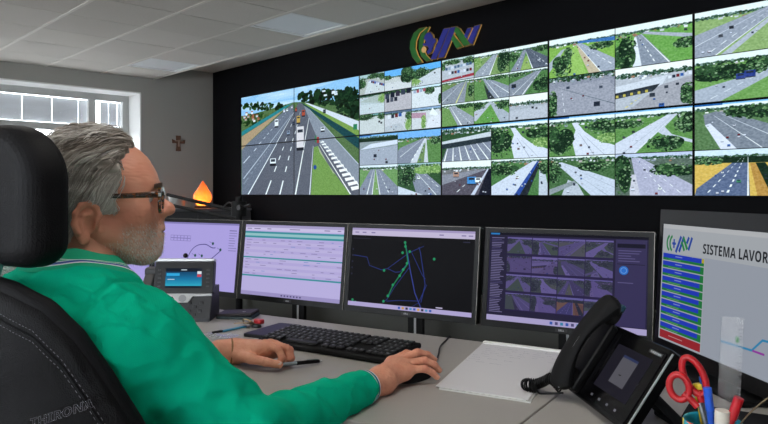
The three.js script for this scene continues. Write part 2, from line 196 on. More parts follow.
const VIEWS = {
  lotA: { s: 0.2, g: '#b3b7a4', k: '#a8c4b8', t: [[0.1, 0.4, 0.3, 0.5], [0.6, 0.12, 0.5, 0.25], [0.9, 0.2, 0.2, 0.3]], p: [['#c9cfc4', R([0.2, 1], [0.35, 0.35], [1, 0.6], [1, 1])], ['#8f93b3', R([0.35, 0.35], [0.5, 0.3], [1, 0.6], [1, 0.72])]], m: [['b', 0.4, 0.38, 1, 0.68, 9, CARS]] },
  lotB: { s: 0.34, k: '#5fb4ee', g: '#c3c6b8', t: [[0.85, 0.35, 0.4, 0.7], [0.1, 0.35, 0.3, 0.2]], p: [['#cfd2c6', R([0, 1], [0, 0.6], [1, 0.6], [1, 1])]], c: [] },
  lotC: { s: 0.3, k: '#58b1ef', g: MGR, t: [[0.35, 0.35, 0.45, 0.4], [0.05, 0.4, 0.2, 0.6], [0.1, 0.8, 0.4, 0.3, 1]], p: [['#c8cdc8', R([0, 1], [0.1, 0.75], [0.85, 0.32], [1, 0.3]).concat([[1, 1]])]], c: [[0.8, 0.5, 0.05, '#333']] },
  lotD: { s: 0.1, k: DGR, g: '#b7c4bb', p: [['#a9b6a4', R([0, 0.35], [0.6, 0.1], [1, 0.1], [1, 0.55])], ['#c4cfc6', R([0, 1], [0, 0.5], [1, 0.55], [1, 1])]], t: [[0.9, 0.3, 0.25, 0.4, 1]] },
  lotE: { s: 0.08, k: '#3b4a56', g: '#b9b3ad', t: [[0.2, 0.05, 0.5, 0.25], [0.8, 0.05, 0.5, 0.25]], m: [['b', 0.0, 0.3, 1, 0.12, 5, ['#37404b', '#222831', '#3c3440']], ['b', 0.05, 0.5, 0.5, 0.45, 3, ['#2a2f38', '#4b4f58']]] },
  lotF: { s: 0.12, k: '#c9e2ee', g: '#d6dbd3', t: [[0.62, 0.25, 0.3, 0.3], [0.98, 0.7, 0.1, 0.4]], m: [['b', 0.05, 0.25, 0.5, 0.2, 4, ['#99a8b8', '#b4525a']]] },
  lotG: { s: 0.1, k: '#74a8a0', g: '#c7ccbf', t: [[0.3, 0.12, 0.6, 0.3], [0.9, 0.15, 0.3, 0.3]], c: [[0.8, 0.45, 0.07, '#333'], [0.88, 0.52, 0.07, '#444']] },
  lotH: { s: 0.12, k: '#55697c', g: '#c8cac4', t: [[0.9, 0.65, 0.25, 0.6, 1], [0.9, 0.3, 0.2, 0.3]], m: [['b', 0.1, 0.3, 0.8, 0.2, 5, CARS]], p: [['#b7bdb7', R([0, 1], [0, 0.75], [0.6, 0.6], [0.8, 1])]] },
  lotI: { s: 0.12, k: '#86a6c0', g: '#cdd0c8', p: [['#b98c96', R([0, 0.45], [0, 0.2], [0.5, 0.25], [0.5, 0.5])], ['#e6ece8', R([0.62, 0.35], [0.72, 0.05], [0.9, 0.35], [0.9, 0.5])], ['#d9dcd6', R([0.5, 1], [0.6, 0.5], [1, 0.4], [1, 1])]], t: [[0.42, 0.7, 0.16, 0.6, 1]] },
  bridge: { s: 0.1, k: SKYB, g: '#8e9a93', h: 0.12, p: [[DGR, R([0, 0.22], [0, 0.1], [1, 0.1], [1, 0.22])], ['#d3d9dc', R([0, 0.48], [0.3, 0.3], [1, 0.22], [1, 0.36])], [GREY, R([0, 1], [0, 0.5], [1, 0.4], [1, 1])]], c: [[0.42, 0.72, 0.08, '#2b2f36'], [0.72, 0.95, 0.06, '#333']] },
  merge: { s: 0.22, k: '#6fb3ec', g: GRN, p: [[ASPH, R([-0.2, 1], [0.05, 0.5], [0.62, 0.23], [0.68, 0.24]).concat([[0.3, 1]])], ['#c9cdca', R([0.3, 1], [0.64, 0.25], [0.68, 0.25], [0.72, 1])], ['#6f8f4a', R([0.46, 1], [0.62, 0.4], [0.66, 0.4], [0.62, 1])]], l: [[0.05, 0.8, 0.6, 0.25, 0.02, 0.005], [0.3, 1, 0.64, 0.25, 0.03, 0.004, 8]], t: [[0.9, 0.35, 0.2, 0.15]] },
  twin: { s: 0.1, k: '#d7e3e4', g: '#6c9a4a', p: [[ASPH, R([-0.1, 1], [0.3, 0.14], [0.42, 0.14], [0.36, 1])], [ASPH, R([0.52, 1], [0.44, 0.14], [0.56, 0.14], [1.2, 1])], ['#79a24f', R([0.36, 1], [0.42, 0.14], [0.44, 0.14], [0.52, 1])]], l: [[0.2, 1, 0.38, 0.14, 0.025, 0.004], [0.34, 1, 0.42, 0.14, 0.02, 0.004], [0.55, 1, 0.44, 0.14, 0.02, 0.004], [0.8, 1, 0.5, 0.14, 0.025, 0.004, 9]] },
  bank: { s: 0.06, k: '#9fc3ba', g: MGR, p: [[ASPH, R([0.45, 1], [0.28, 0.2], [0.5, 0.12], [1, 0.72]).concat([[1, 1]])], ['#c9d2d0', R([0, 1], [0, 0.72], [0.6, 1])]], l: [[0.9, 1, 0.36, 0.16, 0.02, 0.005], [1, 0.82, 0.45, 0.14, 0.02, 0.005, 8]], t: [[0.2, 0.4, 0.4, 0.5], [0.75, 0.2, 0.6, 0.25, 1]], c: [[0.5, 0.48, 0.07, '#e9edf0']] },
  station: { s: 0.1, k: '#bcd3c4', g: '#b8bdb9', t: [[0.3, 0.15, 0.5, 0.2], [0.85, 0.2, 0.3, 0.3], [0.05, 0.3, 0.1, 0.3]], m: [['b', 0.1, 0.45, 0.95, 0.35, 9, ['#44617c', '#8aa0ae', '#c9d2d6', '#54708a']], ['b', 0.2, 0.65, 0.95, 0.62, 8, CARS]], p: [['#b33038', R([0, 1], [0, 0.92], [1, 0.78], [1, 0.9])]] },
  riser: { s: 0.14, g: '#7a9b4d', p: [['#9aa1a3', R([0, 1], [0.05, 0.8], [0.55, 0.15], [0.68, 0.15]).concat([[0.45, 1]])]], l: [[0.2, 1, 0.6, 0.16, 0.02, 0.004, 9], [0.45, 1, 0.68, 0.15, 0.03, 0.006]], t: [[0.85, 0.55, 0.3, 0.9], [0.1, 0.35, 0.25, 0.3, 1]] },
  fork: { s: 0.15, g: '#5d8f43', p: [[ASPH, R([0.02, 1], [0.38, 0.18], [0.46, 0.18], [0.3, 1])], ['#5d646c', R([0.62, 1], [0.42, 0.17], [0.55, 0.17], [1.2, 0.8]).concat([[1.2, 1]])], ['#8fb04a', R([0.3, 1], [0.43, 0.45], [0.48, 0.45], [0.58, 1])]], l: [[0.62, 1, 0.43, 0.18, 0.03, 0.004], [1.05, 1, 0.5, 0.17, 0.02, 0.004, 9], [0.16, 1, 0.42, 0.18, 0.02, 0.004, 9]], t: [[0.1, 0.4, 0.3, 0.3], [0.85, 0.22, 0.4, 0.2]], c: [[0.78, 0.7, 0.06, '#dfe3e6']] },
  wide: { s: 0.06, g: '#6b8d45', p: [['#8d9295', R([-0.2, 1], [-0.1, 0.5], [0.62, 0.1], [0.8, 0.1]).concat([[0.72, 1]])]], l: [[0.45, 1, 0.76, 0.1, 0.04, 0.01, 0, '#d9d66a'], [0.0, 0.9, 0.66, 0.1, 0.02, 0.004]], t: [[0.92, 0.5, 0.15, 0.5]] },
  down: { s: 0.08, g: '#5f9040', p: [['#8f969a', R([0.55, 1], [0.25, 0.1], [0.4, 0.1], [1.2, 0.7]).concat([[1.2, 1]])], ['#3a3f3a', R([0.4, 1], [0.28, 0.3], [0.5, 0.8], [0.6, 1])]], l: [[0.72, 1, 0.3, 0.12, 0.03, 0.005], [1.05, 0.9, 0.36, 0.11, 0.03, 0.005]], t: [[0.7, 0.12, 0.6, 0.15]] },
  dusk: { s: 0.08, g: '#4f7f38', p: [['#8a8f92', R([-0.1, 1], [-0.1, 0.55], [0.7, 0.1], [0.85, 0.1]).concat([[0.4, 1]])]], l: [[0.1, 0.95, 0.76, 0.1, 0.02, 0.004], [0.35, 1, 0.82, 0.1, 0.03, 0.005]], t: [[0.82, 0.6, 0.4, 0.6], [0.2, 0.15, 0.4, 0.15]], c: [[0.12, 0.62, 0.12, '#262b2e']] },
  slope: { s: 0.08, g: '#6f9a45', p: [['#9aa0a1', R([0.5, 1], [0.2, 0.12], [0.42, 0.1], [1.2, 0.9]).concat([[1.2, 1]])]], l: [[0.62, 1, 0.26, 0.12, 0.04, 0.006], [0.95, 1, 0.34, 0.11, 0.02, 0.004, 9]], t: [[0.75, 0.15, 0.5, 0.16]] },
  vee: { s: 0.12, g: '#66a03c', p: [['#b9bfbf', R([-0.1, 0.8], [-0.1, 0.55], [0.45, 0.12], [0.54, 0.12]).concat([[0.05, 0.9]])], ['#a9b0b0', R([0.75, 1], [0.48, 0.2], [0.55, 0.14], [1.1, 0.8]).concat([[1.1, 1]])], ['#5fa03a', R([0.1, 1], [0.46, 0.38], [0.7, 1])]], t: [[0.1, 0.25, 0.4, 0.3], [0.85, 0.3, 0.4, 0.3]] },
  plaza: { s: 0.34, k: '#eef3f6', g: '#abb0af', h: 0.13, p: [['#b9bdbb', R([0, 1], [0, 0.6], [1, 0.5], [1, 1])]], c: [[0.62, 0.56, 0.06, '#333'], [0.72, 0.6, 0.05, '#555'], [0.2, 0.93, 0.06, '#444']] },
  toll: { s: 0.1, k: '#c7dce0', g: MGR, h: 0.14, p: [['#c8cec9', R([0, 0.5], [0, 0.4], [1, 0.2], [1, 0.38])], ['#2f3a3a', R([0, 0.62], [0, 0.48], [1, 0.34], [1, 0.5])], [ASPH, R([0, 1], [0.1, 0.62], [1, 0.48], [1, 1])]], l: [0, 1, 2, 3, 4, 5, 6].map((i) => [0.05 + i * 0.18, 1, 0.12 + i * 0.12, 0.62 - i * 0.02, 0.03, 0.012]) },
  sweep: { s: 0.12, g: '#5d8f3c', p: [['#d3d8da', R([0.42, 1], [0.36, 0.6], [0.42, 0.35], [0.36, 0.16]).concat([[0.44, 0.15], [0.56, 0.4], [0.72, 0.6], [1.1, 0.85], [1.1, 1]])]], l: [[0.7, 1, 0.48, 0.45, 0.015, 0.01, 0, '#aab0b4'], [0.85, 1, 0.55, 0.5, 0.015, 0.01, 0, '#b3b9bc']], t: [[0.15, 0.55, 0.4, 0.7], [0.85, 0.3, 0.4, 0.3], [0.9, 0.6, 0.25, 0.2, 1]], c: [[0.5, 0.75, 0.04, '#8a6a5a'], [0.58, 0.3, 0.04, '#26323c']] },
  truck: { s: 0.2, k: '#e8ecea', g: '#77756f', p: [['#8d8d8f', R([0, 0.8], [0, 0.4], [0.9, 0.25], [0.9, 0.35])], ['#5c5358', R([0, 1], [0, 0.7], [0.95, 0.25], [0.75, 1])], ['#20202a', R([0.75, 1], [0.95, 0.25], [1, 0.25], [1, 1])], ['#c7ccd2', R([0.6, 1], [0.93, 0.25], [0.96, 0.25], [0.68, 1])]], l: [[0.25, 1, 0.6, 0.55, 0.03, 0.01, 4]], c: [[0.62, 0.62, 0.18, '#3d8fd0'], [0.75, 0.6, 0.12, '#e9eff3'], [0.3, 0.42, 0.12, '#b98a6a']] },
  viaduct: { s: 0.06, g: '#4d7f38', p: [['#ccd3d6', R([0, 1], [0, 0.75], [0.75, 0.08], [0.86, 0.08]).concat([[0.5, 1]])], ['#2d4fa0', R([0.42, 1], [0.83, 0.08], [0.86, 0.08], [0.54, 1])], ['#2a2e30', R([0.52, 1], [0.84, 0.15], [0.88, 0.15], [0.66, 1])], ['#bfc7c6', R([0.85, 1], [0.86, 0.3], [0.95, 0.3], [1, 0.7]).concat([[1, 1]])]], t: [[0.2, 0.3, 0.5, 0.3], [0.95, 0.25, 0.15, 0.3]], c: [[0.48, 0.52, 0.06, '#e9eef0']] },
  verge: { s: 0.16, g: '#7fb53a', p: [[GREY, R([0.75, 1], [0.42, 0.22], [0.5, 0.2], [1, 0.72]).concat([[1, 1]])], ['#c8b48a', R([0.62, 1], [0.42, 0.24], [0.45, 0.24], [0.8, 1])], ['#a9b2b0', R([-0.1, 0.75], [0.2, 0.3], [0.26, 0.28], [0, 0.85])], ['#94c24a', R([0.2, 1], [0.4, 0.24], [0.44, 0.26], [0.58, 1])], ['#3c78b8', R([0.45, 0.2], [0.45, 0.15], [1, 0.18], [1, 0.28])]], l: [[1, 0.9, 0.46, 0.21, 0.02, 0.004, 9], [0.8, 1, 0.44, 0.22, 0.02, 0.004]], t: [[0.2, 0.75, 0.25, 0.5], [0.3, 0.45, 0.1, 0.3], [0.8, 0.35, 0.3, 0.14]], c: [[0.7, 0.42, 0.03, '#333']] },
  field: { s: 0.17, g: '#69a83c', p: [['#8b9298', R([0.35, 1], [0.27, 0.28], [0.36, 0.24], [0.74, 1])], ['#dfe4e2', R([0.24, 1], [0.26, 0.3], [0.29, 0.3], [0.36, 1])], ['#a9aeb0', R([0.36, 0.24], [0.4, 0.2], [1, 0.42], [1, 0.52])]], l: [[0.55, 1, 0.31, 0.26, 0.02, 0.004, 9], [0.72, 1, 0.35, 0.25, 0.02, 0.004]], t: [[0.12, 0.6, 0.28, 0.8], [0.92, 0.6, 0.25, 0.2]], c: [[0.92, 0.32, 0.04, '#444']] },
  carriage: { s: 0.04, k: '#3f6a70', g: '#8f9096', h: 0.16, p: [['#9c9ca0', R([0, 1], [0.1, 0.25], [0.9, 0.2], [1, 0.4]).concat([[1, 1]])]], l: [[1, 0.82, 0.1, 0.24, 0.03, 0.01, 0, '#5f6a6c'], [0.25, 1, 0.2, 0.3, 0.01, 0.004, 6]], t: [[0.05, 0.75, 0.14, 0.7]], c: [[0.74, 0.8, 0.09, '#2a2f38'], [0.3, 0.3, 0.05, '#3d4652'], [0.8, 0.38, 0.05, '#49515a']] },
  gates: { s: 0.18, k: '#eef4f6', g: '#b7bab8', h: 0.1, p: [['#cfd4d2', R([0, 0.62], [0, 0.42], [0.7, 0.28], [0.62, 0.52])], ['#33383a', R([0, 0.72], [0, 0.58], [0.6, 0.46], [0.52, 0.62])], ['#a4a2a0', R([0.2, 1], [0.6, 0.5], [1, 0.35], [1, 1])]], m: [['b', 0.0, 0.68, 0.5, 0.6, 10, ['#c9b23a', '#444a4c']], ['b', 0.7, 0.35, 1, 0.3, 6, CARS]], l: [[0.1, 1, 0.35, 0.72, 0.03, 0.015, 5, '#d9c860']], t: [[0.95, 0.75, 0.15, 0.4]], c: [[0.5, 0.72, 0.07, '#3a3f44'], [0.68, 0.56, 0.05, '#454b50'], [0.82, 0.52, 0.04, '#30363c'], [0.62, 0.98, 0.07, '#2f5da8']] },
  ramp: { s: 0.12, g: '#5f933c', p: [['#cdd2d5', R([0, 1], [0, 0.75], [0.7, 0.14], [0.82, 0.14]).concat([[0.28, 1]])], ['#c3c9cc', R([0.55, 0.5], [0.75, 0.15], [0.82, 0.15], [0.66, 0.42]).concat([[0.75, 0.6], [1, 0.75], [1, 0.82], [0.68, 0.66]])]], l: [[0.1, 1, 0.76, 0.15, 0.012, 0.003, 0, '#a7adb1'], [0.26, 1, 0.8, 0.15, 0.012, 0.003]], t: [[0.65, 0.8, 0.4, 0.3], [0.9, 0.35, 0.2, 0.4], [0.15, 0.3, 0.4, 0.16]], c: [[0.25, 0.5, 0.04, '#333'], [0.48, 0.35, 0.03, '#eee'], [0.12, 0.62, 0.04, '#555']] },
  bend: { s: 0.06, g: '#476f36', p: [['#c4ccd0', R([0.65, 1], [0.3, 0.45], [0.1, 0.16], [0.2, 0.14]).concat([[0.55, 0.35], [1.1, 0.68], [1.1, 1]])], ['#b9c0bf', R([0.2, 1], [0.3, 0.6], [0.45, 0.7], [0.55, 1])], ['#8d9690', R([0, 0.85], [0.4, 0.62], [0.44, 0.7], [0, 1])]], l: [[0.9, 1, 0.2, 0.2, 0.012, 0.004, 0, '#9aa3a8'], [1.05, 0.85, 0.25, 0.2, 0.012, 0.004, 0, '#9aa3a8']], t: [[0.08, 0.4, 0.2, 0.5], [0.75, 0.22, 0.5, 0.3]], c: [[0.5, 0.5, 0.03, '#333'], [0.42, 0.42, 0.03, '#555']] },
  haze: { s: 0.1, k: '#bfc9d8', g: '#5d6e57', p: [['#b0aebb', R([0.32, 1], [0.22, 0.1], [0.34, 0.1], [1.1, 0.85]).concat([[1.1, 1]])], ['#c9c5c4', R([0.2, 1], [0.2, 0.5], [0.28, 0.5], [0.34, 1])]], l: [[0.7, 1, 0.28, 0.12, 0.014, 0.004, 10], [0.9, 1, 0.31, 0.11, 0.014, 0.004, 10]], t: [[0.08, 0.5, 0.25, 0.8], [0.75, 0.4, 0.5, 0.25]], c: [[0.6, 0.85, 0.05, '#e9eef0'], [0.4, 0.4, 0.03, '#444']] },
  open: { s: 0.14, g: '#8dae5a', p: [['#9aa0a4', R([0, 1], [0, 0.5], [0.85, 0.1], [1, 0.12]).concat([[0.25, 1]])], ['#b3b8b8', R([0.3, 1], [1, 0.12], [1, 0.2], [0.42, 1])]], l: [[0.1, 1, 0.9, 0.12, 0.02, 0.003, 9], [0.24, 1, 0.98, 0.13, 0.02, 0.003], [0, 0.75, 0.86, 0.12, 0.015, 0.003]], t: [[0.95, 0.6, 0.12, 0.3, 1]], c: [[0.42, 0.45, 0.05, '#333'], [0.3, 0.6, 0.05, '#555']] },
  lorry: { s: 0.14, g: '#6fa343', p: [['#a9b0b4', R([0, 1], [0, 0.72], [0.6, 0.5], [1, 0.2]).concat([[1, 0.4], [0.6, 0.75], [0.3, 1]])]], l: [[0.1, 1, 0.95, 0.32, 0.015, 0.006, 8]], t: [[0.3, 0.36, 0.6, 0.35], [0.7, 0.3, 0.2, 0.3]], c: [[0.62, 0.5, 0.12, '#2c3f8c'], [0.52, 0.53, 0.1, '#33468f'], [0.85, 0.4, 0.05, '#ddd']] },
  flyover: { s: 0.1, g: '#5a7f42', p: [['#7f868a', R([0.3, 1], [0.12, 0.45], [0.1, 0.22], [0.25, 0.16]).concat([[0.6, 0.35], [1.1, 0.7], [1.1, 1]])], ['#d9dde0', R([0.3, 1], [0.12, 0.45], [0.18, 0.42], [0.48, 1])]], l: [[0.75, 1, 0.22, 0.25, 0.015, 0.005], [1, 0.9, 0.3, 0.22, 0.015, 0.005]], t: [[0.7, 0.22, 0.6, 0.25]], c: [[0.45, 0.5, 0.03, '#ddd']] },
  gold: { s: 0.14, k: '#cfe2ee', g: '#e0b23c', p: [['#5d6b86', R([0, 1], [0.02, 0.85], [0.52, 0.16], [0.6, 0.16]).concat([[0.62, 1]])], ['#c28a2e', R([0.7, 1], [0.62, 0.3], [1, 0.4], [1, 1])], [DGR, R([0.85, 1], [0.68, 0.3], [0.78, 0.3], [1, 0.9]).concat([[1, 1]])], [DGR, R([0, 0.28], [0, 0.16], [1, 0.16], [1, 0.3])]], l: [[0.36, 1, 0.56, 0.18, 0.03, 0.005, 10], [0.12, 1, 0.53, 0.18, 0.02, 0.004, 10], [0.6, 1, 0.6, 0.17, 0.02, 0.005]], t: [[0.15, 0.24, 0.3, 0.14]], c: [[0.5, 0.7, 0.05, '#3d8f5a'], [0.32, 0.5, 0.03, '#eee']] },
};
function cameraLook(cv, seed) {              // what a road camera makes of it: grain, contrast, cooler and less saturated colour
  const c = cv.getContext('2d'), im = c.getImageData(0, 0, cv.width, cv.height), d = im.data, r = rng(seed), w = cv.width;
  for (let i = 0; i < d.length; i += 4) {
    const p = i / 4, x = p % w, y = Math.floor(p / w), n = (r() - 0.5) * 10 + 13 * noise3(x * 0.09, y * 0.13, seed), l = 0.3 * d[i] + 0.59 * d[i + 1] + 0.11 * d[i + 2];
    [0.96, 1.0, 1.06].forEach((k, j) => { let v = (l + (d[i + j] - l) * 0.78) * k + n * (0.35 + 0.65 * (1 - Math.abs(l - 128) / 128)); v = 128 + (v - 134) * 1.22; d[i + j] = clamp(v, 4, 255); });
  }
  c.putImageData(im, 0, 0); return cv;
}
function grid(names, cols, w, h, seed, strip = true) {
  const [cv, c] = canvas(w, h), r = rng(seed), rows = names.length / cols; c.fillStyle = '#08090a'; c.fillRect(0, 0, w, h);
  names.forEach((n, i) => { const X = (i % cols) * w / cols, Y = Math.floor(i / cols) * h / rows, W = w / cols, H = h / rows; view(c, X + 1, Y + 1, W - 2, H - 2, VIEWS[n], r); });
  if (strip) { c.fillStyle = 'rgba(120,190,235,0.9)'; c.fillRect(0, 0, w, 4); c.fillStyle = '#2c6fb0'; c.fillRect(0, 0, w * 0.16, 5); }
  return cameraLook(cv, seed);
}
function bigView() {                        // the large motorway view shared by four panels; points noted in an oblique frame and straightened here
  const W = 1024, H = 565, [cv, c] = canvas(W, H), r = rng(21);
  const f = ([x, y]) => { const s = (x - 5) / 395, top = 85 - 77 * s, t = s * 1.228 / (1 + 0.228 * s); return [t * W, ((y - top) / (405 - top)) * H]; };
  const poly = (col, ...pts) => { c.fillStyle = col; c.beginPath(); pts.forEach((p, i) => (i ? c.lineTo(...f(p)) : c.moveTo(...f(p)))); c.fill(); };
  const line = (col, w0, w1, a, b, dash = 0) => { const n = dash || 1; for (let i = 0; i < n; i++) { const k0 = (i / n) ** 0.6, k1 = dash ? ((i + 0.45) / n) ** 0.6 : 1, at = (k) => [lerp(a[0], b[0], k), lerp(a[1], b[1], k), lerp(w0, w1, k)], p = at(k0), q = at(k1); poly(col, [p[0] - p[2], p[1]], [p[0] + p[2], p[1]], [q[0] + q[2], q[1]], [q[0] - q[2], q[1]]); } };
  const bush = (x, y, rx, ry, cols, n = 60) => { for (let i = 0; i < n; i++) { const a = r() * 6.28, d = Math.sqrt(r()); const [px, py] = f([x + Math.cos(a) * d * rx, y + Math.sin(a) * d * ry]); c.fillStyle = cols[Math.floor(r() * cols.length)]; c.beginPath(); c.ellipse(px, py, 6 + r() * 16, 4 + r() * 10, 0, 0, 6.3); c.fill(); } };
  c.fillStyle = '#8fc4e4'; c.fillRect(0, 0, W, H);
  for (let i = 0; i < 26; i++) { c.fillStyle = 'rgba(215,232,240,0.25)'; c.beginPath(); c.ellipse(r() * W, r() * 90, 60 + r() * 120, 6 + r() * 12, 0, 0, 6.3); c.fill(); }
  poly('#5f7d4a', [5, 150], [180, 98], [400, 90], [400, 405], [5, 405]);
  bush(80, 112, 80, 12, ['#274422', '#3b5f30', '#1f361b']); bush(60, 160, 60, 22, ['#33542a', '#4c7236', '#6b7f4a', '#2a4724'], 110);
  for (let i = 0; i < 12; i++) { const [x, y] = f([10 + r() * 50, 130 + r() * 30]); c.fillStyle = CITY[i % 4]; c.fillRect(x, y, 22, 12); c.fillStyle = '#a85f42'; c.fillRect(x, y - 5, 22, 6); }
  bush(290, 80, 95, 24, ['#1e3a22', '#2c4d2c', '#16291a'], 200); bush(370, 100, 45, 55, ['#18301c', '#22402a', '#2f5030'], 160);
  for (let i = 0; i < 6; i++) { const [x, y] = f([275 + r() * 60, 56 + r() * 16]); c.fillStyle = '#d9dfe0'; c.fillRect(x, y, 26, 9); }
  poly('#cfd6d6', [218, 100], [228, 100], [400, 160], [400, 192]); poly('#7fa348', [214, 104], [222, 102], [400, 190], [400, 214]);
  poly('#2f8f92', [6, 198], [6, 212], [150, 122], [178, 100], [150, 112]); poly('#b59a72', [6, 214], [6, 255], [130, 140], [150, 122]);
  poly('#767e88', [6, 255], [6, 405], [30, 405], [182, 130], [180, 104], [160, 118]);
  poly('#6a6d74', [25, 405], [182, 128], [196, 100], [208, 102], [400, 330], [400, 405]);
  poly('#8f979d', [215, 110], [235, 160], [262, 225], [400, 375], [400, 300], [230, 118]);
  poly('#24585a', [205, 100], [216, 104], [400, 212], [400, 250]);
  poly('#79a04a', [238, 405], [248, 245], [262, 240], [268, 262], [372, 405]);
  poly('#a9b08a', [262, 240], [268, 262], [320, 335], [312, 330]);
  line('#dfe6ea', 2.2, 0.6, [28, 404], [182, 132]); line('#e8edf0', 2.4, 0.6, [186, 404], [232, 150]); line('#b9c2c8', 2, 0.6, [12, 352], [176, 138]); line('#dde3e6', 1.6, 0.5, [234, 404], [246, 240]);
  line('#cfd6da', 1.8, 0.4, [12, 300], [168, 120], 12); line('#e5eaee', 2.4, 0.4, [88, 404], [188, 138], 8); line('#e5eaee', 2.4, 0.4, [135, 404], [205, 120], 9); line('#c9d0d5', 1.6, 0.5, [398, 300], [232, 120]);
  line('#8a949c', 3, 0.8, [14, 368], [178, 140], 26);
  for (let i = 0; i < 13; i++) { const k = (i / 12) ** 1.2, x = lerp(270, 372, k), y = lerp(226, 378, k), w = lerp(12, 34, k), h = lerp(4, 12, k); poly('#eef1f2', [x, y], [x + w, y - h * 0.55], [x + w + h * 0.4, y + h * 0.3], [x + h * 0.4, y + h]); }
  line('#eef1f2', 2.2, 1, [372, 402], [268, 236]); line('#eef1f2', 1.8, 0.8, [400, 372], [276, 222]);
  const car = (x, y, s, col, tall = 0.8) => { const [px, py] = f([x, y]); c.fillStyle = '#2b3038'; c.fillRect(px - s * 0.5, py - s * 0.1, s, s * 0.35); c.fillStyle = col; c.fillRect(px - s * 0.5, py - s * tall, s, s * tall); c.fillStyle = '#39424c'; c.fillRect(px - s * 0.36, py - s * tall * 0.85, s * 0.72, s * 0.25); };
  car(112, 300, 56, '#dfe5ea', 0.5); car(202, 246, 62, '#d8d2cc', 1.7); car(124, 178, 34, '#e4e8ec', 1.1); car(164, 205, 26, '#8fa0b4', 0.7); car(196, 166, 30, '#c9a24a', 1.2); car(213, 142, 26, '#c4573a', 1.1); car(278, 192, 30, '#e3e7ea', 0.6); car(150, 132, 16, '#dde', 1.2); car(188, 128, 16, '#b5533c', 1.2); car(181, 172, 18, '#4a5568', 0.8); car(284, 130, 22, '#5a636b', 0.6); car(160, 128, 14, '#eee', 1); car(176, 118, 12, '#ddd', 1);
  { const [x, y] = f([252, 312]); c.fillStyle = '#2f57a8'; c.beginPath(); c.ellipse(x, y, 13, 11, 0, 0, 6.3); c.fill(); const [u, v] = f([262, 228]); c.fillStyle = '#b8423a'; c.fillRect(u - 9, v - 22, 18, 26); c.fillStyle = '#3f8a5a'; c.fillRect(u - 24, v - 30, 12, 30); }
  c.fillStyle = '#2f8a5c'; { const [x, y] = f([388, 188]); c.fillRect(x - 14, y - 26, 28, 26); }
  return cameraLook(cv, 9);
}
function crop(cv, x, y, w, h) { const [o, c] = canvas(w, h); c.drawImage(cv, x, y, w, h, 0, 0, w, h); return o; }

// ------------------------------------------------------------------ the video wall: 6 x 2 panels, each a thing of its own
{
  const PW = 1.019, PH = 0.556, X0 = -6.84, Y0 = 1.157, big = bigView(), hw = 512, hh = 282;
  const small = { c2t: ['lotA', 'lotB', 'lotC', 'lotD', 'lotE', 'lotF', 'lotG', 'lotH', 'lotI'], c2b: ['bridge', 'merge', 'twin', 'bank'], c3t: ['station', 'riser', 'fork', 'wide', 'down', 'dusk', 'slope', 'vee', 'plaza'], c3b: ['toll', 'sweep', 'truck', 'viaduct'], c4t: ['verge', 'field', 'carriage', 'gates'], c4b: ['sweep', 'ramp', 'bend', 'haze'], c5t: ['open', 'field', 'lorry', 'ramp'], c5b: ['flyover', 'bend', 'gold', 'twin'] };
  const say = [['top left quarter of the large motorway picture, with sky and houses', 'bottom left quarter of the large motorway picture, with a white car'], ['top right quarter of the large motorway picture, with dark trees', 'bottom right quarter of the large motorway picture, with striped grass verge'],
    ['nine car park views under the left half of the logo', 'four road views, third column of the bottom row'], ['nine road views under the right half of the logo', 'toll lanes, white curve, blue truck and viaduct'],
    ['green verge, green field, carriageway and toll plaza views', 'four viaduct views, fifth column of the bottom row'], ['open motorway and blue lorry views at the right edge', 'flyover and golden field views at the right edge']];
  for (let i = 0; i < 6; i++) for (let j = 0; j < 2; j++) {              // j 0 = top row
    const t = thing('display_panel', 'wall panel showing ' + say[i][j], 'display panel', V(X0 + (i + 0.5) * PW, Y0 + (j ? 0 : PH), 0.0), 0, 'panels of the video wall');
    part('housing', rbox(PW - 0.003, PH - 0.003, 0.028, 0.003, 0, PH / 2, 0.014), M.black, t);
    const cv = i < 2 ? crop(big, i * hw, j * hh, hw, hh) : grid(small['c' + i + (j ? 'b' : 't')], i < 4 && !j ? 3 : 2, 480, 264, 100 + i * 7 + j, j === 1);
    const s = part('screen', new THREE.PlaneGeometry(PW - 0.011, PH - 0.011), glow(tex(cv), 1.0), t); s.position.set(0, PH / 2, 0.0285);
    const l = new THREE.RectAreaLight(0xe8f0ff, 0.1, PW - 0.02, PH - 0.02); l.name = 'screen_light'; l.position.set(t.position.x, t.position.y + PH / 2, 0.032); l.lookAt(t.position.x, t.position.y + PH / 2, 2); scene.add(l);
  }
}
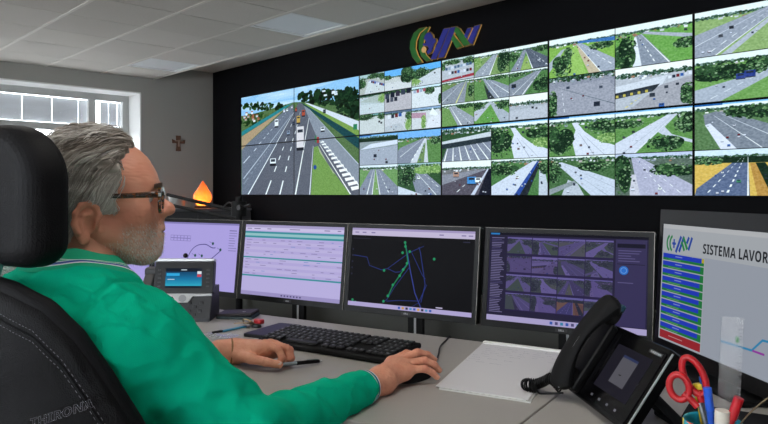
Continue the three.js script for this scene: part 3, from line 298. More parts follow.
{ // backlit emblem on the black wall above the panels
  const S = {
    arc1: [[0.044, 0.17], [-0.038, 0.172], [-0.101, 0.144], [-0.141, 0.078], [-0.148, 0.018], [-0.121, -0.055], [-0.057, -0.123], [-0.001, -0.119], [-0.054, -0.056], [-0.084, 0.009], [-0.077, 0.074], [-0.038, 0.134]],
    arc2: [[0.08, 0.166], [0.028, 0.152], [-0.013, 0.118], [-0.038, 0.068], [-0.044, 0.003], [-0.016, -0.065], [0.044, -0.12], [0.102, -0.119], [0.041, -0.064], [0.009, -0.005], [0.012, 0.054], [0.038, 0.109]],
    lion: [[0.028, 0.099], [0.052, 0.121], [0.089, 0.122], [0.118, 0.096], [0.125, 0.065], [0.153, 0.057], [0.159, 0.03], [0.137, 0.01], [0.125, -0.023], [0.102, -0.055], [0.064, -0.063], [0.054, -0.045], [0.08, -0.023], [0.064, 0.003], [0.028, 0.013], [-0.001, 0.027], [0.012, 0.037], [0.044, 0.037], [0.038, 0.062], [0.018, 0.077]],
    b1: [[0.096, -0.113], [0.159, -0.117], [0.308, 0.117], [0.243, 0.123]], b2: [[0.178, -0.113], [0.243, -0.115], [0.38, 0.116], [0.317, 0.12]],
    g1: [[0.368, 0.118], [0.406, 0.098], [0.52, -0.052], [0.459, -0.058], [0.353, 0.082]], g2: [[0.32, 0.025], [0.344, 0.06], [0.442, -0.055], [0.38, -0.064]],
    b3: [[0.456, 0.026], [0.491, 0.083], [0.534, 0.08], [0.485, -0.004]], b4: [[0.494, -0.018], [0.52, -0.047], [0.543, -0.057], [0.622, 0.089], [0.56, 0.087]],
  };
  const t = thing('backlit_sign', 'backlit blue and green lettered emblem on the black wall above the panels', 'sign', V(-4.0, 2.4, 0));
  const green = mat('#3a8a3e', 0.4), blue = mat('#3a40ae', 0.4), gold = mat('#8f7340', 0.4, 0.4), halo = new THREE.MeshStandardMaterial({ color: 0x222018, emissive: new THREE.Color().setRGB(1, 0.55, 0.13), emissiveIntensity: 0.5 });
  const add = (k, m, name) => {
    const cx = S[k].reduce((s, p) => s + p[0], 0) / S[k].length, cy = S[k].reduce((s, p) => s + p[1], 0) / S[k].length, grow = (f) => S[k].map(([x, y]) => { const d = Math.hypot(x - cx, y - cy) || 1; return [x + (x - cx) / d * f, y + (y - cy) / d * f]; });
    part('halo_light', slab(S[k], 0.006).translate(0, 0, 0.008), halo, t);
    part('trim_plate', slab(grow(0.003), 0.008, 0.001).translate(0, 0, 0.016), gold, t); part(name, slab(grow(-0.005), 0.008, 0.001).translate(0, 0, 0.024), m, t);
  };
  for (const k of ['arc1', 'arc2']) add(k, green, 'green_arc');
  add('lion', blue, 'blue_figure');
  for (const k of ['b1', 'b2', 'b3', 'b4']) add(k, blue, 'blue_bar');
  for (const k of ['g1', 'g2']) add(k, green, 'green_bar');
  part('lit_globe_light', new THREE.SphereGeometry(0.026, 24, 16).scale(1, 1, 0.5).translate(0.022, -0.018, 0.03), new THREE.MeshStandardMaterial({ color: 0x443311, emissive: new THREE.Color().setRGB(1, 0.62, 0.25), emissiveIntensity: 0.45 }), t);
  for (const [x, y] of [[-0.1, 0.02], [0.05, 0.0], [0.2, 0.0], [0.36, 0.04], [0.52, 0.02]]) { const l = new THREE.PointLight(new THREE.Color().setRGB(1, 0.55, 0.13), 0.006); l.name = 'halo_lamp'; l.position.set(-4.0 + x, 2.4 + y, 0.015); l.castShadow = true; scene.add(l); }
}
// ------------------------------------------------------------------ the console: desks, rear panel, monitors
const DH = 0.74;
{
  const deskGrain = mat('#a6a29d', 0.48, 0, { bumpMap: plasterBump, bumpScale: 0.0002 });
  const mk = (label, a0, a1) => {
    const t = thing('desk', label, 'desk', con((a0 + a1) / 2, 0, 1.4925), TURN), w = a1 - a0, d = 0.785;
    part('desktop', uvMetres(rbox(w, 0.028, d, 0.003, 0, DH - 0.014, 0)), deskGrain, t);
    for (const sx of [-1, 1]) { part('leg', [span(sx * (w / 2 - 0.09) - 0.03, sx * (w / 2 - 0.09) + 0.03, 0.02, DH - 0.028, -0.05, 0.05), rbox(0.06, 0.02, d - 0.1, 0.004, sx * (w / 2 - 0.09), 0.01, 0)], M.steel, t); }
    part('crossbar', span(-w / 2 + 0.1, w / 2 - 0.1, DH - 0.09, DH - 0.03, -0.02, 0.02), M.steel, t);
  };
  mk('pale grey desk with keyboard, papers and the man resting his arms', -3.3, -0.478);
  mk('pale grey desk section carrying the large desk phone and pen cup', -0.475, 0.95);
  const p = thing('console_panel', 'dark grey upright panel behind the row of monitors', 'panel', con(-1.175, 0, 2.17), TURN);
  part('board', rbox(4.25, 0.83, 0.04, 0.004, 0, 0.415, 0), M.panel, p);
  part('shelf', rbox(4.25, 0.025, 0.2, 0.003, 0, 0.6, 0.125), M.panel, p);
}
const BEZ = phys('#060607', 0.45, { specularIntensity: 0.5 }), LAV = '#c6bdf0';
function monitor(label, a, n, tilt, turn, w, h, yb, cv, bez, glowK, opt = {}) {
  const t = thing('monitor', label, 'monitor', con(a, opt.base ?? 0.6125, n), TURN + turn);
  const y0 = yb - (opt.base ?? 0.6125), head = (g) => g.translate(0, h / 2, 0).rotateX(-tilt).translate(0, y0, 0);
  const sh = part('housing', head(plate(w, h, 0.006, 0.03, 0.002).translate(0, 0, -0.03)), BEZ, t);
  part('bezel', [head(span(-w / 2, w / 2, h / 2 - bez[0], h / 2, 0, 0.003)), head(span(-w / 2, w / 2, -h / 2, -h / 2 + bez[1], 0, 0.003)), head(span(-w / 2, -w / 2 + bez[2], -h / 2 + bez[1], h / 2 - bez[0], 0, 0.003)), head(span(w / 2 - bez[2], w / 2, -h / 2 + bez[1], h / 2 - bez[0], 0, 0.003))], BEZ, t);
  if (opt.edge !== false) part('chrome_edge', [head(span(-w / 2, w / 2, h / 2 - 0.0004, h / 2 + 0.0006, -0.002, 0.0034)), head(span(w / 2 - 0.0006, w / 2 + 0.0008, -h / 2, h / 2, -0.002, 0.0034))], mat('#85827c', 0.45, 0.6), t);
  const sw = w - 2 * bez[2], sh2 = h - bez[0] - bez[1];
  part('screen', head(new THREE.PlaneGeometry(sw, sh2).translate(0, (bez[1] - bez[0]) / 2, 0.0012)), glow(tex(cv), glowK), t);
  const neckTop = y0 + h * 0.42;
  if (!opt.base) { part('stand_pole', [span(-0.028, 0.028, 0.012, neckTop, -0.075, -0.06), span(-0.028, 0.028, neckTop - 0.09, neckTop, -0.062, -0.03)], M.blackMatte, t); part('stand_strip', span(-0.004, 0.004, 0.012, neckTop - 0.1, -0.0605, -0.0585), M.silver, t); part('stand_foot', rbox(0.2, 0.012, 0.13, 0.004, 0, 0.006, -0.05), M.blackMatte, t); }
  else { part('stand_pole', span(-0.05, 0.05, 0.012, neckTop, -0.1, -0.07), M.blackMatte, t); part('stand_arm', span(-0.05, 0.05, neckTop - 0.08, neckTop, -0.08, -0.03), M.blackMatte, t); part('stand_foot', rbox(0.3, 0.014, 0.2, 0.005, 0, 0.007, -0.06), M.blackMatte, t); }
  if (opt.maker) part('maker_mark', head(new THREE.PlaneGeometry(0.036, 0.009).translate(0, -h / 2 + bez[1] / 2, 0.0034)), opt.maker, t);
  return t;
}
// screen pictures
function desktopCanvas(w, h, bg) { const [cv, c] = canvas(w, h); c.fillStyle = bg; c.fillRect(0, 0, w, h); return [cv, c]; }
function mapLight() {
  const [cv, c] = desktopCanvas(512, 300, '#b9aef2'), r = rng(31);
  c.strokeStyle = '#6f66a8'; c.lineWidth = 1.2; for (let i = 0; i < 6; i++) for (let j = 0; j < 2; j++) c.strokeRect(90 + i * 22, 62 + j * 13, 20, 11);
  c.fillStyle = '#8d85c4'; c.fillRect(0, 0, 512, 8); for (let i = 0; i < 9; i++) { c.fillStyle = i ? '#8a82c0' : '#5a538f'; c.fillRect(456, 30 + i * 11, 30 + r() * 18, 3); }
  c.strokeStyle = '#40397e'; c.lineWidth = 3.2; c.beginPath(); c.moveTo(205, 250); c.bezierCurveTo(195, 160, 230, 100, 300, 98); c.bezierCurveTo(340, 92, 345, 118, 380, 110); c.stroke();
  c.beginPath(); c.moveTo(300, 205); c.lineTo(415, 120); c.stroke(); c.strokeStyle = '#7a4aa8'; c.lineWidth = 2; c.beginPath(); c.moveTo(240, 230); c.bezierCurveTo(300, 220, 330, 190, 360, 175); c.stroke();
  c.strokeStyle = '#c8508c'; c.beginPath(); c.moveTo(318, 160); c.lineTo(345, 166); c.stroke();
  for (const [x, y] of [[258, 150], [300, 150], [362, 92], [410, 118], [372, 170], [330, 210]]) { c.fillStyle = '#1d4f4a'; c.beginPath(); c.arc(x, y, 6.5, 0, 6.3); c.fill(); c.strokeStyle = '#6c64a8'; c.lineWidth = 1.5; c.beginPath(); c.moveTo(x - 22, y - 8); c.lineTo(x - 8, y - 3); c.stroke(); }
  return cv;
}
function tableLight() {
  const [cv, c] = desktopCanvas(640, 376, LAV), r = rng(32);
  c.fillStyle = '#b3aad8'; c.fillRect(0, 0, 640, 14); c.fillStyle = '#d8d0f6'; c.fillRect(0, 14, 640, 16); c.fillStyle = '#7d749f'; for (const x of [12, 60, 150, 300, 330, 520, 600]) c.fillRect(x, 19, 20 + r() * 30, 4);
  const teal = (y, h) => { c.fillStyle = '#3f9aa8'; c.fillRect(0, y, 640, h); };
  teal(36, 10); c.fillStyle = '#9fd0d4'; c.fillRect(0, 46, 640, 22); teal(60, 10); teal(172, 9); teal(268, 9);
  for (let y = 80; y < 262; y += 15) { if (y > 166 && y < 184) continue; c.fillStyle = y % 2 ? '#c9c0ef' : '#bfb5ea'; c.fillRect(0, y - 6, 640, 15); for (let x = 14; x < 620; x += 44 + r() * 40) { if (r() < 0.42) continue; c.fillStyle = r() < 0.2 ? '#7f9ad8' : '#8f87b8'; c.fillRect(x, y, 12 + r() * 30, 3); } }
  c.fillStyle = '#a79dd2'; c.fillRect(0, 356, 640, 20); c.fillStyle = '#5a5480'; for (let i = 0; i < 7; i++) c.fillRect(272 + i * 20, 362, 10, 8);
  return cv;
}
function mapDark() {
  const [cv, c] = desktopCanvas(768, 452, '#0d0d12');
  c.fillStyle = '#b5a8d8'; c.fillRect(0, 0, 768, 12); c.fillStyle = '#d9cff0'; c.fillRect(0, 12, 768, 30); c.fillStyle = '#8d84b8'; for (const x of [20, 70, 130, 560, 690, 730]) c.fillRect(x, 22, 26, 6);
  c.fillStyle = '#2d2d3c'; c.fillRect(10, 58, 120, 5); for (let i = 0; i < 5; i++) { c.fillStyle = '#33334a'; c.fillRect(8, 120 + i * 36, 10, 10); } c.fillRect(700, 56, 40, 6);
  const way = (col, w, ...p) => { c.strokeStyle = col; c.lineWidth = w; c.beginPath(); p.forEach(([x, y], i) => (i ? c.lineTo(x, y) : c.moveTo(x, y))); c.stroke(); };
  const B = '#2c3a86', C = '#3d4aa0';
  way(B, 4, [20, 160], [110, 168], [130, 215], [210, 236], [250, 226], [385, 128], [470, 90]); way(B, 4, [250, 226], [300, 244], [330, 240], [385, 180]); way(C, 6, [352, 74], [372, 140], [392, 220], [430, 350], [478, 440]);
  way(B, 5, [440, 96], [452, 130], [490, 300], [470, 400]); way(B, 4, [392, 120], [470, 250], [490, 270]); way(B, 4, [255, 410], [330, 400], [460, 392], [500, 300]); way(B, 4, [230, 420], [258, 400], [300, 330], [392, 205]); way(B, 3, [460, 400], [395, 440]);
  const G = '#25a06a'; way('#1f8a5c', 7, [352, 74], [366, 130], [376, 180], [370, 200], [330, 260], [290, 320], [262, 385]);
  c.fillStyle = G; for (const [x, y] of [[352, 74], [356, 96], [340, 132], [384, 124], [372, 190], [350, 226], [330, 262], [290, 316], [262, 380], [236, 412], [536, 158], [404, 436], [228, 238], [30, 420], [50, 432], [10, 436]]) { c.beginPath(); c.arc(x, y, 8, 0, 6.3); c.fill(); }
  c.fillStyle = '#c3b8ea'; c.fillRect(0, 428, 768, 24); c.fillStyle = '#3a66c8'; for (let i = 0; i < 9; i++) { c.fillStyle = ['#3a66c8', '#e8b04a', '#2c2c3a', '#4aa0d8'][i % 4]; c.fillRect(330 + i * 24, 434, 14, 12); } c.fillStyle = '#d8d0f2'; c.fillRect(560, 416, 40, 6);
  return cv;
}
function cameraGrid() {
  const W = 896, H = 524, [cv, c] = desktopCanvas(W, H, '#2b2745'), r = rng(34);
  c.fillStyle = '#141324'; c.fillRect(0, 0, W, 14); c.fillStyle = '#2f8fe0'; c.fillRect(6, 3, 56, 10);
  for (let y = 30; y < 480; y += 10) { c.fillStyle = r() < 0.2 ? '#5a5486' : '#8a83b4'; c.fillRect(14, y, 50 + r() * 34, 4); }
  const names = ['vee', 'field', 'open', 'ramp', 'carriage', 'gates', 'flyover', 'bend', 'vee', 'sweep', 'fork', 'haze', 'down', 'haze', 'gold', 'lorry'], x0 = 110, y0 = 18, w = 152, h = 110;
  names.forEach((n, i) => view(c, x0 + (i % 4) * w + 2, y0 + Math.floor(i / 4) * h + 8, w - 4, h - 14, VIEWS[n], r));
  c.globalCompositeOperation = 'multiply'; c.fillStyle = '#9080c8'; c.fillRect(x0, y0, w * 4, h * 4); c.globalCompositeOperation = 'source-over'; c.fillStyle = 'rgba(104,88,150,0.28)'; c.fillRect(x0, y0, w * 4, h * 4);
  c.fillStyle = '#403a66'; c.fillRect(728, 18, 160, 470); c.fillStyle = '#1b1a30'; c.fillRect(736, 40, 144, 22); c.fillRect(736, 150, 144, 3); c.fillStyle = '#6a6396'; for (let i = 0; i < 5; i++) c.fillRect(742, 76 + i * 14, 60 + r() * 60, 5); c.fillRect(742, 250, 80, 5);
  c.fillStyle = '#2f7fe8'; c.beginPath(); c.arc(772, 186, 24, 0, 6.3); c.fill(); c.strokeStyle = '#8fc0ff'; c.lineWidth = 3; c.beginPath(); c.arc(772, 186, 15, 0, 6.3); c.stroke();
  c.fillStyle = '#c8bef0'; c.fillRect(0, 492, W, 32); for (let i = 0; i < 7; i++) { c.fillStyle = ['#3a66c8', '#5a5486', '#3a9ac8'][i % 3]; c.fillRect(380 + i * 30, 500, 16, 16); }
  return cv;
}
function logoOnCanvas(c, x, y, s) {
  const ln = (col, w, ...p) => { c.strokeStyle = col; c.lineWidth = w * s; c.beginPath(); p.forEach(([a, b], i) => (i ? c.lineTo(x + a * s, y + b * s) : c.moveTo(x + a * s, y + b * s))); c.stroke(); };
  c.lineWidth = 9 * s; c.strokeStyle = '#2f9a58'; for (const k of [22, 42]) { c.beginPath(); c.arc(x + (k + 22) * s, y + 36 * s, 30 * s, 2.1, 4.2); c.stroke(); }
  ln('#2c55c0', 9, [62, 20], [62, 52]); ln('#2c55c0', 8, [50, 36], [74, 36]); ln('#2c55c0', 12, [76, 66], [108, 8]); ln('#2c55c0', 12, [98, 62], [126, 8]); ln('#2f9a58', 12, [122, 10], [150, 50]); ln('#2f9a58', 11, [112, 26], [132, 56]); ln('#2c55c0', 11, [146, 30], [158, 8]); ln('#2c55c0', 11, [158, 52], [178, 8]);
}
function worksSystem() {
  const W = 960, H = 540, [cv, c] = desktopCanvas(W, H, '#c6ccd6');
  c.fillStyle = '#cdd3da'; c.fillRect(0, 0, W, 130); c.fillStyle = '#bcc4d2'; c.fillRect(362, 130, W - 362, H); c.fillStyle = '#dfe2e6'; c.fillRect(0, 0, W, 20);
  logoOnCanvas(c, 22, 40, 1.3);
  c.fillStyle = '#23262c'; c.font = 'bold 57px sans-serif'; c.fillText('SISTEMA LAVORI', 340, 112);
  for (let i = 0; i < 10; i++) { const y = 136 + i * 36; c.fillStyle = '#2a8f4c'; c.fillRect(10, y, 345, 31); c.fillStyle = '#2f4be0'; c.fillRect(10, y, i ? 318 : 328, 20); c.fillStyle = '#9fb0ff'; c.fillRect(120, y + 8, 60, 4); c.fillStyle = '#7cc088'; c.fillRect(60, y + 24, 110, 3); }
  c.fillStyle = '#d8c93a'; c.fillRect(337, 136, 18, 18); c.fillStyle = '#b8333c'; c.fillRect(10, 496, 345, 36); c.fillStyle = '#e3a0a4'; c.fillRect(90, 512, 120, 4);
  c.strokeStyle = '#3aa0d8'; c.lineWidth = 8; c.beginPath(); c.moveTo(500, 452); c.lineTo(700, 446); c.lineTo(760, 396); c.lineTo(920, 388); c.stroke(); c.fillStyle = '#2f9a58'; c.beginPath(); c.arc(610, 424, 13, 0, 6.3); c.fill(); c.fillStyle = '#b04ac0'; c.fillRect(704, 442, 70, 8);
  return cv;
}
{
  const [mc, m2] = canvas(128, 32); m2.fillStyle = '#0d0d0f'; m2.fillRect(0, 0, 128, 32); m2.fillStyle = '#a9abb0'; m2.font = 'bold 26px sans-serif'; m2.textAlign = 'center'; m2.fillText('DELL', 64, 25);
  const maker = new THREE.MeshStandardMaterial({ map: tex(mc), roughness: 0.5 });
  const bez = [0.014, 0.02, 0.015], w = 0.5, h = 0.302, tilt = 0.115, places = [-0.6235, -1.143, -1.6475, -2.1515, -2.656];
  const row = [['monitor with dark screen of sixteen small road pictures beside the desk phone', cameraGrid(), 0.62], ['monitor with black network map of green dots and blue lines', mapDark(), 0.72], ['monitor with pale lavender table crossed by teal bands', tableLight(), 0.78], ['monitor with pale lavender line map behind the small desk phone', mapLight(), 0.78], ['lavender monitor mostly hidden behind the man\u2019s chin, end of the row', mapLight(), 0.78]];
  row.forEach(([label, cv, k], i) => monitor(label, places[i], 1.965, tilt, 0, w, h, 0.772, cv, bez, k, { maker }));
  monitor('larger monitor showing a pale works page with blue and green list', -0.19, 1.722, 0.05, -0.908, 0.56, 0.372, 0.765, worksSystem(), [0.038, 0.034, 0.016], 0.52, { base: DH, edge: false });
}
// ------------------------------------------------------------------ things on the desk
{ // keyboard
  const t = thing('keyboard', 'black full-size keyboard in front of the man\u2019s hands', 'keyboard', con(-1.145, DH, 1.58), TURN - 0.03), w = 0.46, d = 0.165;
  const tip = (g) => g.rotateX(0.09).translate(0, 0.016, 0);
  part('case', tip(rbox(w, 0.016, d, 0.006)), M.blackMatte, t);
  const capMat = mat('#1c1c1f', 0.5), legend = mat('#7d8086', 0.6), cap = rbox(0.0165, 0.007, 0.0165, 0.002), u = 0.0188, r = rng(4), rows = [[0, 15], [1, 15], [2, 14], [3, 14], [4, 13], [5, 8]], marks = [];
  const key = (x, z, ww = 1) => { const k = part('key', cap, capMat, t); k.scale.x = (u * ww - 0.0023) / 0.0165; k.rotation.x = 0.09; k.position.set(x, 0.0285 - z * Math.tan(0.09), z); marks.push(box(0.004 + r() * 0.003, 0.0004, 0.005, x - 0.002, 0.0322 - (z - 0.002) * Math.tan(0.09), z - 0.002)); };
  rows.forEach(([j, n]) => { const z = -d / 2 + 0.026 + j * 0.0235; if (j < 5) for (let i = 0; i < n; i++) key(-w / 2 + 0.018 + i * (0.278 / (n - 1)), z, 14.8 / n); else [[0.02, 1.2], [0.045, 1.2], [0.07, 1.2], [0.155, 6.2], [0.24, 1.2], [0.265, 1.2], [0.29, 1.2]].forEach(([x, k]) => key(-w / 2 + x, z, k)); for (let i = 0; i < 3; i++) if (j < 3 || j === 5) key(-w / 2 + 0.322 + i * u, z); for (let i = 0; i < 4; i++) key(-w / 2 + 0.386 + i * u, z); });
  const lg = part('key_legends', marks, legend, t); lg.userData.kind = 'stuff';
  part('maker_mark', box(0.03, 0.0005, 0.004, w / 2 - 0.05, 0.0252 + 0.0063, -d / 2 + 0.008), legend, t);
  part('foot', [span(-0.2, -0.17, 0, 0.02, -0.075, -0.068), span(0.17, 0.2, 0, 0.02, -0.075, -0.068)], M.black, t);
}
{ // mouse and its cable
  const t = thing('computer_mouse', 'black computer mouse under the man\u2019s right hand', 'mouse', con(-0.808, DH, 1.425), TURN - 0.12);
  const g = new THREE.SphereGeometry(1, 32, 20); const p = g.attributes.position;
  for (let i = 0; i < p.count; i++) { const x = p.getX(i), y = p.getY(i), z = p.getZ(i); p.setXYZ(i, Math.sign(x) * Math.abs(x) ** 0.8 * 0.03, Math.max(y, -0.12) * 0.033 + 0.0042, Math.sign(z) * Math.abs(z) ** 0.8 * 0.055); } g.computeVertexNormals();
  part('shell', g, M.blackMatte, t); part('wheel', cyl(0.009, 0.009, 0.006, 0, 0, 0, 20).rotateZ(Math.PI / 2).translate(0, 0.027, -0.03), M.dark, t);
  const k = [con(-0.815, 0.752, 1.48), con(-0.825, 0.745, 1.56), con(-0.86, 0.744, 1.65), con(-0.905, 0.744, 1.75), con(-0.93, 0.744, 1.84), con(-0.945, 0.742, 1.89), con(-0.95, 0.70, 1.91)].map((v) => v.toArray());
  tag(part('mouse_cable', tube(k, 0.0022, 60), M.cable, scene), 'thin black mouse cable curving to the desk\u2019s back edge', 'cable');
}
{ // paper pad
  const t = thing('paper_stack', 'stack of white handwritten sheets beside the desk phone', 'paper', con(-0.66, DH, 1.617), TURN);
  const q = [[-0.061, 0.238], [0.148, 0.228], [0.078, -0.238], [-0.157, -0.23]], r = rng(41);
  const sheet = (dx, dz, rot, y, th) => slab(q.map(([x, z]) => [x, -z]), th).rotateX(-Math.PI / 2).rotateY(rot).translate(dx, y, dz);
  part('sheet', sheet(0.004, 0.003, 0.008, 0, 0.003), mat('#c9c9c6', 0.8), t);
  part('sheet', sheet(-0.003, -0.002, -0.01, 0.003, 0.002), mat('#d9d9d7', 0.8), t);
  const [cv, c] = canvas(512, 1024); c.fillStyle = '#d6d5d8'; c.fillRect(0, 0, 512, 1024); c.strokeStyle = '#8d909c'; c.lineWidth = 2;
  for (let i = 0; i < 9; i++) { const y = 110 + i * 46; let x = 60 + r() * 40; const end = 440 - (i > 4 ? 200 : 0); while (x < end) { c.beginPath(); c.moveTo(x, y); const w = 14 + r() * 40; for (let k = 0; k < w; k += 5) c.lineTo(x + k, y - 3 - r() * 10); c.stroke(); x += w + 12 + r() * 30; if (i > 2 && r() < 0.25) x += 90; } }
  c.strokeRect(330, 60, 90, 26);
  const g = sheet(0, 0, 0, 0.005, 0.0006), p = g.attributes.position, uv = new Float32Array(p.count * 2); for (let i = 0; i < p.count; i++) { uv[i * 2] = (p.getX(i) + 0.16) / 0.31; uv[i * 2 + 1] = 1 - (p.getZ(i) + 0.24) / 0.48; } g.setAttribute('uv', new THREE.BufferAttribute(uv, 2));
  part('written_sheet', g, new THREE.MeshStandardMaterial({ map: tex(cv), roughness: 0.8 }), t);
  part('binding_strip', rbox(0.235, 0.01, 0.018, 0.003, -0.04, 0.006, -0.236).rotateY(0), mat('#e9e9e7', 0.6), t);
}
{ // wallet, keys, bag, flat phone, pen
  const w = thing('wallet', 'dark folded leather wallet lying between keys and monitor', 'wallet', con(-1.735, DH, 1.80), TURN + 0.45), lea = mat('#1d1418', 0.55, 0, { bumpMap: leatherBump, bumpScale: 0.0006 });
  part('lower_flap', rbox(0.13, 0.010, 0.095, 0.003, 0, 0.005, 0), mat('#1f3236', 0.6), w); part('upper_flap', rbox(0.128, 0.010, 0.093, 0.003).rotateZ(0.05).translate(-0.002, 0.0155, 0), lea, w); part('card_edge', span(0.02, 0.05, 0.0215, 0.0222, 0.01, 0.016), mat('#b9b4ae', 0.5), w);
  const k = thing('key_ring', 'small bunch of keys with blue tag beside the wallet', 'keys', con(-1.585, DH, 1.655), TURN);
  part('ring', new THREE.TorusGeometry(0.019, 0.0022, 8, 28).rotateX(0.9).translate(0.006, 0.016, -0.03), mat('#a8916a', 0.3, 0.8), k);
  part('red_fob', rbox(0.032, 0.016, 0.022, 0.005, 0.034, 0.018, -0.05), mat('#b0242c', 0.4), k); part('grey_fob', rbox(0.03, 0.01, 0.02, 0.004, 0.036, 0.005, -0.036), M.dark, k);
  for (let i = 0; i < 4; i++) { const a = -0.5 + i * 0.5; part('key', [cyl(0.013, 0.013, 0.0025, 0, 0, 0, 18), box(0.042, 0.0025, 0.008, 0.03, 0, 0), box(0.01, 0.0025, 0.006, 0.04, 0, 0.005)].map((g) => g.rotateY(a + 2.2).rotateZ(0.12).translate(0.002 + i * 0.005, 0.008 + i * 0.0035, -0.04 + i * 0.01)), i % 2 ? mat('#a8916a', 0.35, 0.8) : M.steel, k); }
  part('blue_strap', rbox(0.1, 0.004, 0.016, 0.001).rotateY(1.5).translate(-0.002, 0.003, 0.03), mat('#2a86a8', 0.6), k); part('clip', rbox(0.036, 0.006, 0.012, 0.0015).rotateY(1.4).translate(-0.008, 0.004, 0.094), M.blackMatte, k);
  const b = thing('plastic_sleeve', 'small crumpled clear plastic sleeve near the keys', 'plastic sleeve', con(-1.53, DH, 1.50), TURN + 0.3), g = new THREE.PlaneGeometry(0.12, 0.07, 14, 9).rotateX(-Math.PI / 2), p = g.attributes.position;
  for (let i = 0; i < p.count; i++) p.setY(i, 0.005 + 0.005 * (1 + noise3(p.getX(i) * 40, 3, p.getZ(i) * 40)));
  g.computeVertexNormals(); part('film', g, phys('#f4f8fa', 0.08, { transmission: 0.85, thickness: 0 }), b);
  const f = thing('smartphone', 'flat dark phone lying left of the keyboard', 'phone', con(-1.455, DH, 1.665), TURN + 0.1);
  part('body', plate(0.088, 0.20, 0.012, 0.01, 0.002).rotateX(-Math.PI / 2), M.black, f); part('screen', plate(0.08, 0.19, 0.01, 0.001, 0.0002).rotateX(-Math.PI / 2).translate(0, 0.0098, 0), phys('#17142a', 0.4, { specularIntensity: 0.25 }), f);
  const q = thing('ballpoint_pen', 'black pen with clear tip held in the man\u2019s left hand', 'pen', con(-1.122, 0.757, 1.305), 0), e = con(-1.086, 0.746, 1.42).sub(con(-1.122, 0.757, 1.305)), at = (s) => e.clone().multiplyScalar(s).toArray();
  part('barrel', rod(at(0.42), at(1), 0.0052, 0.0046), M.black, q); part('clear_grip', rod(at(-0.05), at(0.42), 0.004, 0.005), phys('#a9b4bc', 0.2, { transmission: 0.3, thickness: 0 }), q); part('push_button', rod(at(1), at(1.08), 0.0024), M.silver, q); part('clip', rod(at(0.66), at(0.98), 0.0016).translate(0, 0.006, 0), M.silver, q);
}
{ // small desk phone on the left
  const t = thing('desk_phone', 'small grey desk phone with lit blue screen in front of lavender monitor', 'phone', con(-1.872, DH, 1.683), TURN + 0.559);
  const body = mat('#2a2c2f', 0.5), face = phys('#070809', 0.3, { specularIntensity: 0.4 }), key = mat('#232528', 0.45);
  part('base', slab([[0.065, 0], [0.065, 0.012], [0.03, 0.085], [-0.02, 0.11], [-0.075, 0.11], [-0.075, 0]].map(([z, y]) => [-z, y]), 0.2, 0.003).rotateY(Math.PI / 2).translate(-0.1, 0, 0), body, t);
  const tilt = -0.45, at = (x, v, o) => [x, 0.012 + v * Math.cos(tilt), 0.066 - v * Math.sin(-tilt) + o];
  const onFace = (g, x, v, o = 0.002) => g.rotateX(tilt).translate(...at(x, v, o));
  for (let i = 0; i < 3; i++) for (let j = 0; j < 4; j++) part('button', onFace(rbox(0.014, 0.010, 0.004, 0.0015), -0.055 + i * 0.02, 0.012 + j * 0.0155), key, t);
  for (const [x, y] of [[0.045, 0.036], [0.063, 0.022], [0.045, 0.008], [0.027, 0.022], [0.066, 0.05], [0.026, 0.05]]) part('button', onFace(rbox(0.013, 0.010, 0.004, 0.002), x, y + 0.005), key, t);
  part('silver_strip', onFace(slab([[-0.1, 0.008], [-0.035, 0.006], [-0.02, -0.016], [0.02, -0.016], [0.035, 0.006], [0.1, 0.008], [0.1, 0.016], [-0.1, 0.016]], 0.006, 0.001), 0, 0.071, 0.001), M.silver, t);
  part('round_button', onFace(cyl(0.013, 0.013, 0.006, 0, 0, 0, 24).rotateX(Math.PI / 2), 0, 0.071, 0.006), mat('#8b8e92', 0.35, 0.5), t);
  const st = -0.2, dsp = (g, y = 0, z = 0) => g.translate(0, y, z).rotateX(st).translate(0, 0.148, 0.022);
  part('display_housing', dsp(plate(0.206, 0.118, 0.008, 0.03, 0.002).translate(0, 0, -0.03)), body, t); part('display_glass', dsp(plate(0.204, 0.108, 0.006, 0.003, 0.0005).translate(0, -0.003, 0)), face, t);
  part('top_rim', dsp(rbox(0.206, 0.011, 0.034, 0.003, 0, 0.059, -0.014)), M.silver, t);
  const [cv, c] = canvas(256, 136), gr = c.createLinearGradient(0, 0, 0, 136); gr.addColorStop(0, '#0b2f52'); gr.addColorStop(0.5, '#1276a8'); gr.addColorStop(1, '#39c4dd'); c.fillStyle = gr; c.fillRect(0, 0, 256, 136); c.fillStyle = '#0c1828'; c.fillRect(0, 0, 256, 24); c.fillRect(0, 122, 256, 14); c.fillStyle = '#32b4ee'; c.fillRect(6, 34, 92, 18); c.fillStyle = '#e8f2f8'; c.fillRect(222, 20, 30, 20); c.fillStyle = '#d8485a'; c.fillRect(222, 42, 30, 18); c.fillStyle = '#d8e8f2'; c.fillRect(108, 8, 40, 6); c.fillRect(14, 74, 50, 5);
  part('screen', dsp(new THREE.PlaneGeometry(0.126, 0.068), -0.004, 0.0034), glow(tex(cv), 0.8), t);
  for (const s of [-1, 1]) for (let i = 0; i < 5; i++) part('line_key', dsp(rbox(0.012, 0.005, 0.003, 0.001, s * 0.084, 0.024 - i * 0.014, 0.003)), key, t);
  part('camera_eye', new THREE.SphereGeometry(0.0085, 20, 14).translate(0.0, 0.221, 0.004), M.blackGloss, t);
  part('handset', [rbox(0.05, 0.04, 0.05, 0.012, -0.135, 0.09, 0.03), rbox(0.046, 0.03, 0.19, 0.012).rotateX(0.75).translate(-0.135, 0.10, -0.0), rbox(0.05, 0.04, 0.05, 0.012, -0.135, 0.155, -0.06)], mat('#1d1e20', 0.4), t);
  part('cradle', rbox(0.06, 0.07, 0.13, 0.006, -0.132, 0.035, -0.005), body, t);
}
